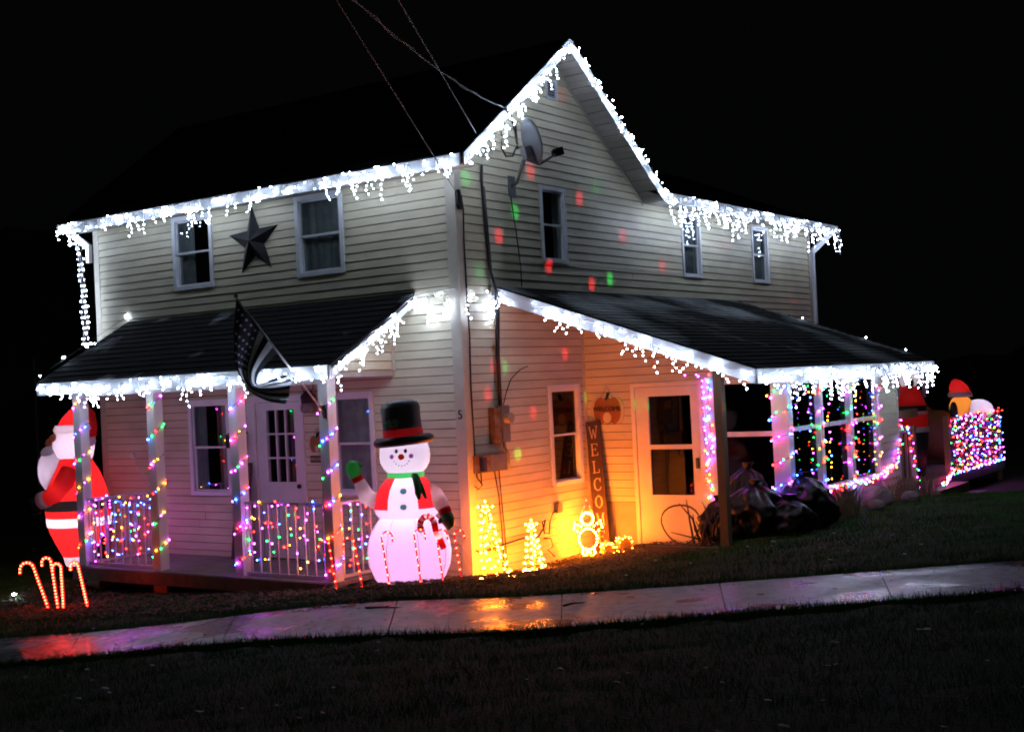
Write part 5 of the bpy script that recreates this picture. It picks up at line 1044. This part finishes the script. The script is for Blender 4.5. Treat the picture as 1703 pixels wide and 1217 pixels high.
# laser / spot projector: real lamps from one stand on the lawn to the right
pj = thing('light_projector', 'small black garden light projector on a stake', 'projector', (7.5, 2.0, h(7.5, 2) + .25))
q = MB(); q.box(7.42, 7.58, 1.92, 2.08, pj.location.z - .08, pj.location.z + .02); part('housing', q, BLACK, pj); q = MB(); q.tube([(7.5, 2, pj.location.z - .4), (7.5, 2, pj.location.z - .08)], .01, 6); part('stake', q, BLACK, pj)
SP = [('g', 0.02, 1.175, 4.269), ('r', 0.02, 0.81, 3.946), ('r', 0.02, 2.672, 4.566), ('g', 0.02, 3.113, 4.751), ('r', 0.02, 3.756, 4.151), ('r', 0.02, 1.86, 3.639), ('g', 0.02, 3.356, 3.539), ('r', 0.02, 2.877, 3.45), ('r', 0.02, 4.863, 3.789), ('r', 0.02, 1.559, 4.799),
      ('r', 0.02, 6.962, 4.213), ('r', 0.02, 2.136, 2.544), ('r', 0.02, 1.351, 1.832), ('g', 0.02, 0.988, 1.354), ('g', 0.02, 0.778, 2.399), ('r', 0.02, 0.439, 2.091), ('r', 0.02, 9.687, 3.354), ('r', 0.02, 2.369, 5.857), ('g', 0.02, 0.211, 4.584), ('g', .02, .386, 3.5), ('g', .751, 2.55, 1.863), ('r', 2.5, 1.06, 1.86)]
for i, (c, x, y, z) in enumerate(SP):
    l = bpy.data.lights.new('beam', 'SPOT'); dim = .35 if i in (3, 10, 16, 17, 19) else 1
    l.energy = 2600 * dim * (.8 if c == 'g' else 1); l.color = (1, .02, .03) if c == 'r' else (.02, 1, .12); l.spot_size = math.radians(1.45); l.spot_blend = .9; l.shadow_soft_size = .004
    o = bpy.data.objects.new('beam', l); COL.objects.link(o); o.parent = pj; p0 = pj.location + Vector((-.1, 0, .04)); o.location = Vector((-.1, 0, .04)); d = (Vector((x, y, z)) - p0); o.rotation_euler = d.to_track_quat('-Z', 'Y').to_euler(); o.scale = (1.0, 1.2, 1)

# far things on the left
q = MB(); q.tube([(-16.68, 6, -.6), (-16.7, 6, 3.3)], .03, 8); tag(part('metal_pole', q, METER), 'thin metal pole standing in the darkness beyond the left end of the porch', 'pole')
t = thing('path_light', 'small solar path light shining white in the grass at far left', 'path light', (-5.75, -1.98, h(-5.75, -1.98)))
q = MB(); zz = t.location.z; q.tube([(-5.75, -1.98, zz), (-5.75, -1.98, zz + .05)], .008, 6); part('stake', q, BLACK, t); q = MB(); q.ball((-5.75, -1.98, zz + .06), .022, .022, .01); part('lens', q, BM['white'], t)

# ------------------------------------------------------------ grass, leaves, litter
def blades(name, label, n, xr, yr, hmin, hmax, mt3, seed, dens=None, wd=.006, cat=None):
    r = np.random.RandomState(seed); x = r.uniform(*xr, n); y = r.uniform(*yr, n)
    keep = ~in_walk(x, y, .015)
    keep &= ~((x > -6.44) & (x < 0) & (y > 0)) & ~((x > -5.4) & (x < -.9) & (y > -1.3)) & ~((x > 0) & (x < 2.7) & (y > 2.6) & (y < 6.7)) & ~((x > .2) & (x < 2.7) & (y > 6.7) & (y < 12.4))
    if dens is not None: keep &= r.uniform(size=n) < dens(x, y)
    x, y = x[keep], y[keep]; z = H(x, y); m_ = len(x); a = r.uniform(0, 6.283, m_); l = r.uniform(hmin, hmax, m_); w2 = wd * r.uniform(.6, 1.2, m_) / 2; lx = r.normal(0, .45, m_) * l; ly = r.normal(0, .45, m_) * l
    ca, sa = np.cos(a) * w2, np.sin(a) * w2
    V = np.stack([np.stack([x - ca, y - sa, z - .01], 1), np.stack([x + ca, y + sa, z - .01], 1), np.stack([x + lx, y + ly, z + l], 1)], 1).reshape(-1, 3)
    me = bpy.data.meshes.new(name); me.vertices.add(m_ * 3); me.vertices.foreach_set('co', V.ravel()); me.loops.add(m_ * 3); me.loops.foreach_set('vertex_index', np.arange(m_ * 3)); me.polygons.add(m_); me.polygons.foreach_set('loop_start', np.arange(m_) * 3); me.polygons.foreach_set('loop_total', np.full(m_, 3)); me.update(calc_edges=True)
    me.materials.append(mt3); o = bpy.data.objects.new(name, me); COL.objects.link(o); tag(o, label, cat, kind='stuff'); return o
def near_house(x, y):  # sparse where leaves cover the bed by the walls
    return np.where((x < 2.2) & (y > -.9) & (x > -.3), .25, 1.0)
blades('grass', 'short dark lawn grass on both sides of the sidewalk', 420000, (-9, 11), (-9.5, 9), .02, .065, GRASSM, 5, near_house, .006)
blades('grass', 'longer ragged grass along the sidewalk edges and house bank', 60000, (-7, 9), (-7, 3), .05, .12, GRASSM, 6, lambda x, y: (in_walk(x, y, .13) * .9 + .06), .007)
def edge_blades(name, label, n, seed):
    r = np.random.RandomState(seed); xs, ys = [], []
    for k in range(n):
        L = FAR if r.rand() < .4 else NEAR; t = r.uniform(0, 5.99); p = edge(L, t); q = edge(NEAR if L is FAR else FAR, t); d = np.array([p[0] - q[0], p[1] - q[1]]); d /= np.hypot(*d)
        w_ = .5 + .5 * math.sin(t * 9.3 + 1.7 * math.sin(t * 23)); o_ = abs(r.normal(0, .06)) - .055 * w_ * r.rand() ; xs.append(p[0] + d[0] * o_); ys.append(p[1] + d[1] * o_)
    x, y = np.array(xs), np.array(ys); z = H(x, y); m_ = len(x); l = r.uniform(.02, .065, m_) * (1 + .8 * (r.rand(m_) > .93)); w2 = .0035; a = r.uniform(0, 6.283, m_); ca, sa = np.cos(a) * w2, np.sin(a) * w2; lx = r.normal(0, .5, m_) * l; ly = r.normal(0, .5, m_) * l
    V = np.stack([np.stack([x - ca, y - sa, z - .01], 1), np.stack([x + ca, y + sa, z - .01], 1), np.stack([x + lx, y + ly, z + l], 1)], 1).reshape(-1, 3)
    me = bpy.data.meshes.new(name); me.from_pydata(V.tolist(), [], [(3 * i, 3 * i + 1, 3 * i + 2) for i in range(m_)]); me.materials.append(GRASSM); o = bpy.data.objects.new(name, me); COL.objects.link(o); tag(o, label, None, kind='stuff')
edge_blades('edge_grass', 'ragged grass growing over both edges of the sidewalk', 42000, 12)
def litter(name, label, n, mt3, seed, xr, yr, s0, s1, dens=None, walk_ok=True):
    r = random.Random(seed); mb = MB(); c = 0; k = 0
    while c < n and k < n * 30:
        k += 1; x, y = r.uniform(*xr), r.uniform(*yr)
        if dens and r.random() > dens(x, y): continue
        if (x < .03 and y > -.02) or (-5.4 < x < -.9 and y > -1.35) or (.03 < x < 2.7 and y > 2.58): continue
        iw = bool(in_walk(np.array([x]), np.array([y]))[0])
        if iw and not walk_ok: continue
        z = h(x, y) + (.018 if iw else r.uniform(.015, .04)); s_ = r.uniform(s0, s1); a = r.uniform(0, 6.28); pts = []
        for q_ in range(5):
            b = a + q_ * 1.2566; rr = s_ * r.uniform(.5, 1); pts.append((x + rr * math.cos(b), y + rr * .6 * math.sin(b), z + r.uniform(0, s_ * .4)))
        mb.add(pts, [(0, 1, 2, 3, 4)]); c += 1
    tag(part(name, mb, mt3, None, fix=False), label, None, kind='stuff')
litter('fallen_leaves', 'brown fallen leaves matted along the base of the side wall', 5200, DIRTY, 3, (-1, 3), (-1.9, 2.6), .02, .045, lambda x, y: math.exp(-((x - .6) ** 2) / 1.2) * (1 if y > -1.2 else .3))
litter('leaf_litter', 'scattered leaves on the bank below the front porch', 3600, DIRTY, 4, (-6, 1), (-3.2, -1.3), .02, .045, lambda x, y: .8)
litter('pale_litter', 'bits of pale leaf litter scattered over the lawn', 420, LITL, 8, (-6, 9), (-8.5, 2), .010, .042)
litter('leaf_scraps', 'few dark leaves and twigs stuck on the sidewalk', 260, DIRTY, 9, (-6, 9), (-6, 2), .008, .03, lambda x, y: 1.0 if in_walk(np.array([x]), np.array([y]))[0] else 0)
for i, (x, y, l, a) in enumerate(((1.0, -2.75, .55, .5), (1.15, -3.1, .35, .2), (2.9, -2.6, .18, 1.0))):
    z = h(x, y) + .02; q = MB(); q.tube([(x, y, z), (x + l * .5 * math.cos(a), y + l * .5 * math.sin(a), z + .01), (x + l * math.cos(a), y + l * math.sin(a) + .04, z)], [.010, .008, .003], 5); q.tube([(x + l * .5 * math.cos(a), y + l * .5 * math.sin(a), z + .01), (x + l * .6 * math.cos(a + .6), y + l * .6 * math.sin(a + .6), z)], .004, 4)
    tag(part('twig', q, BARK), ('longest fallen twig on the sidewalk below the snowman', 'shorter fallen twig just below the longest one', 'tiny twig on the middle of the sidewalk')[i], 'twig')
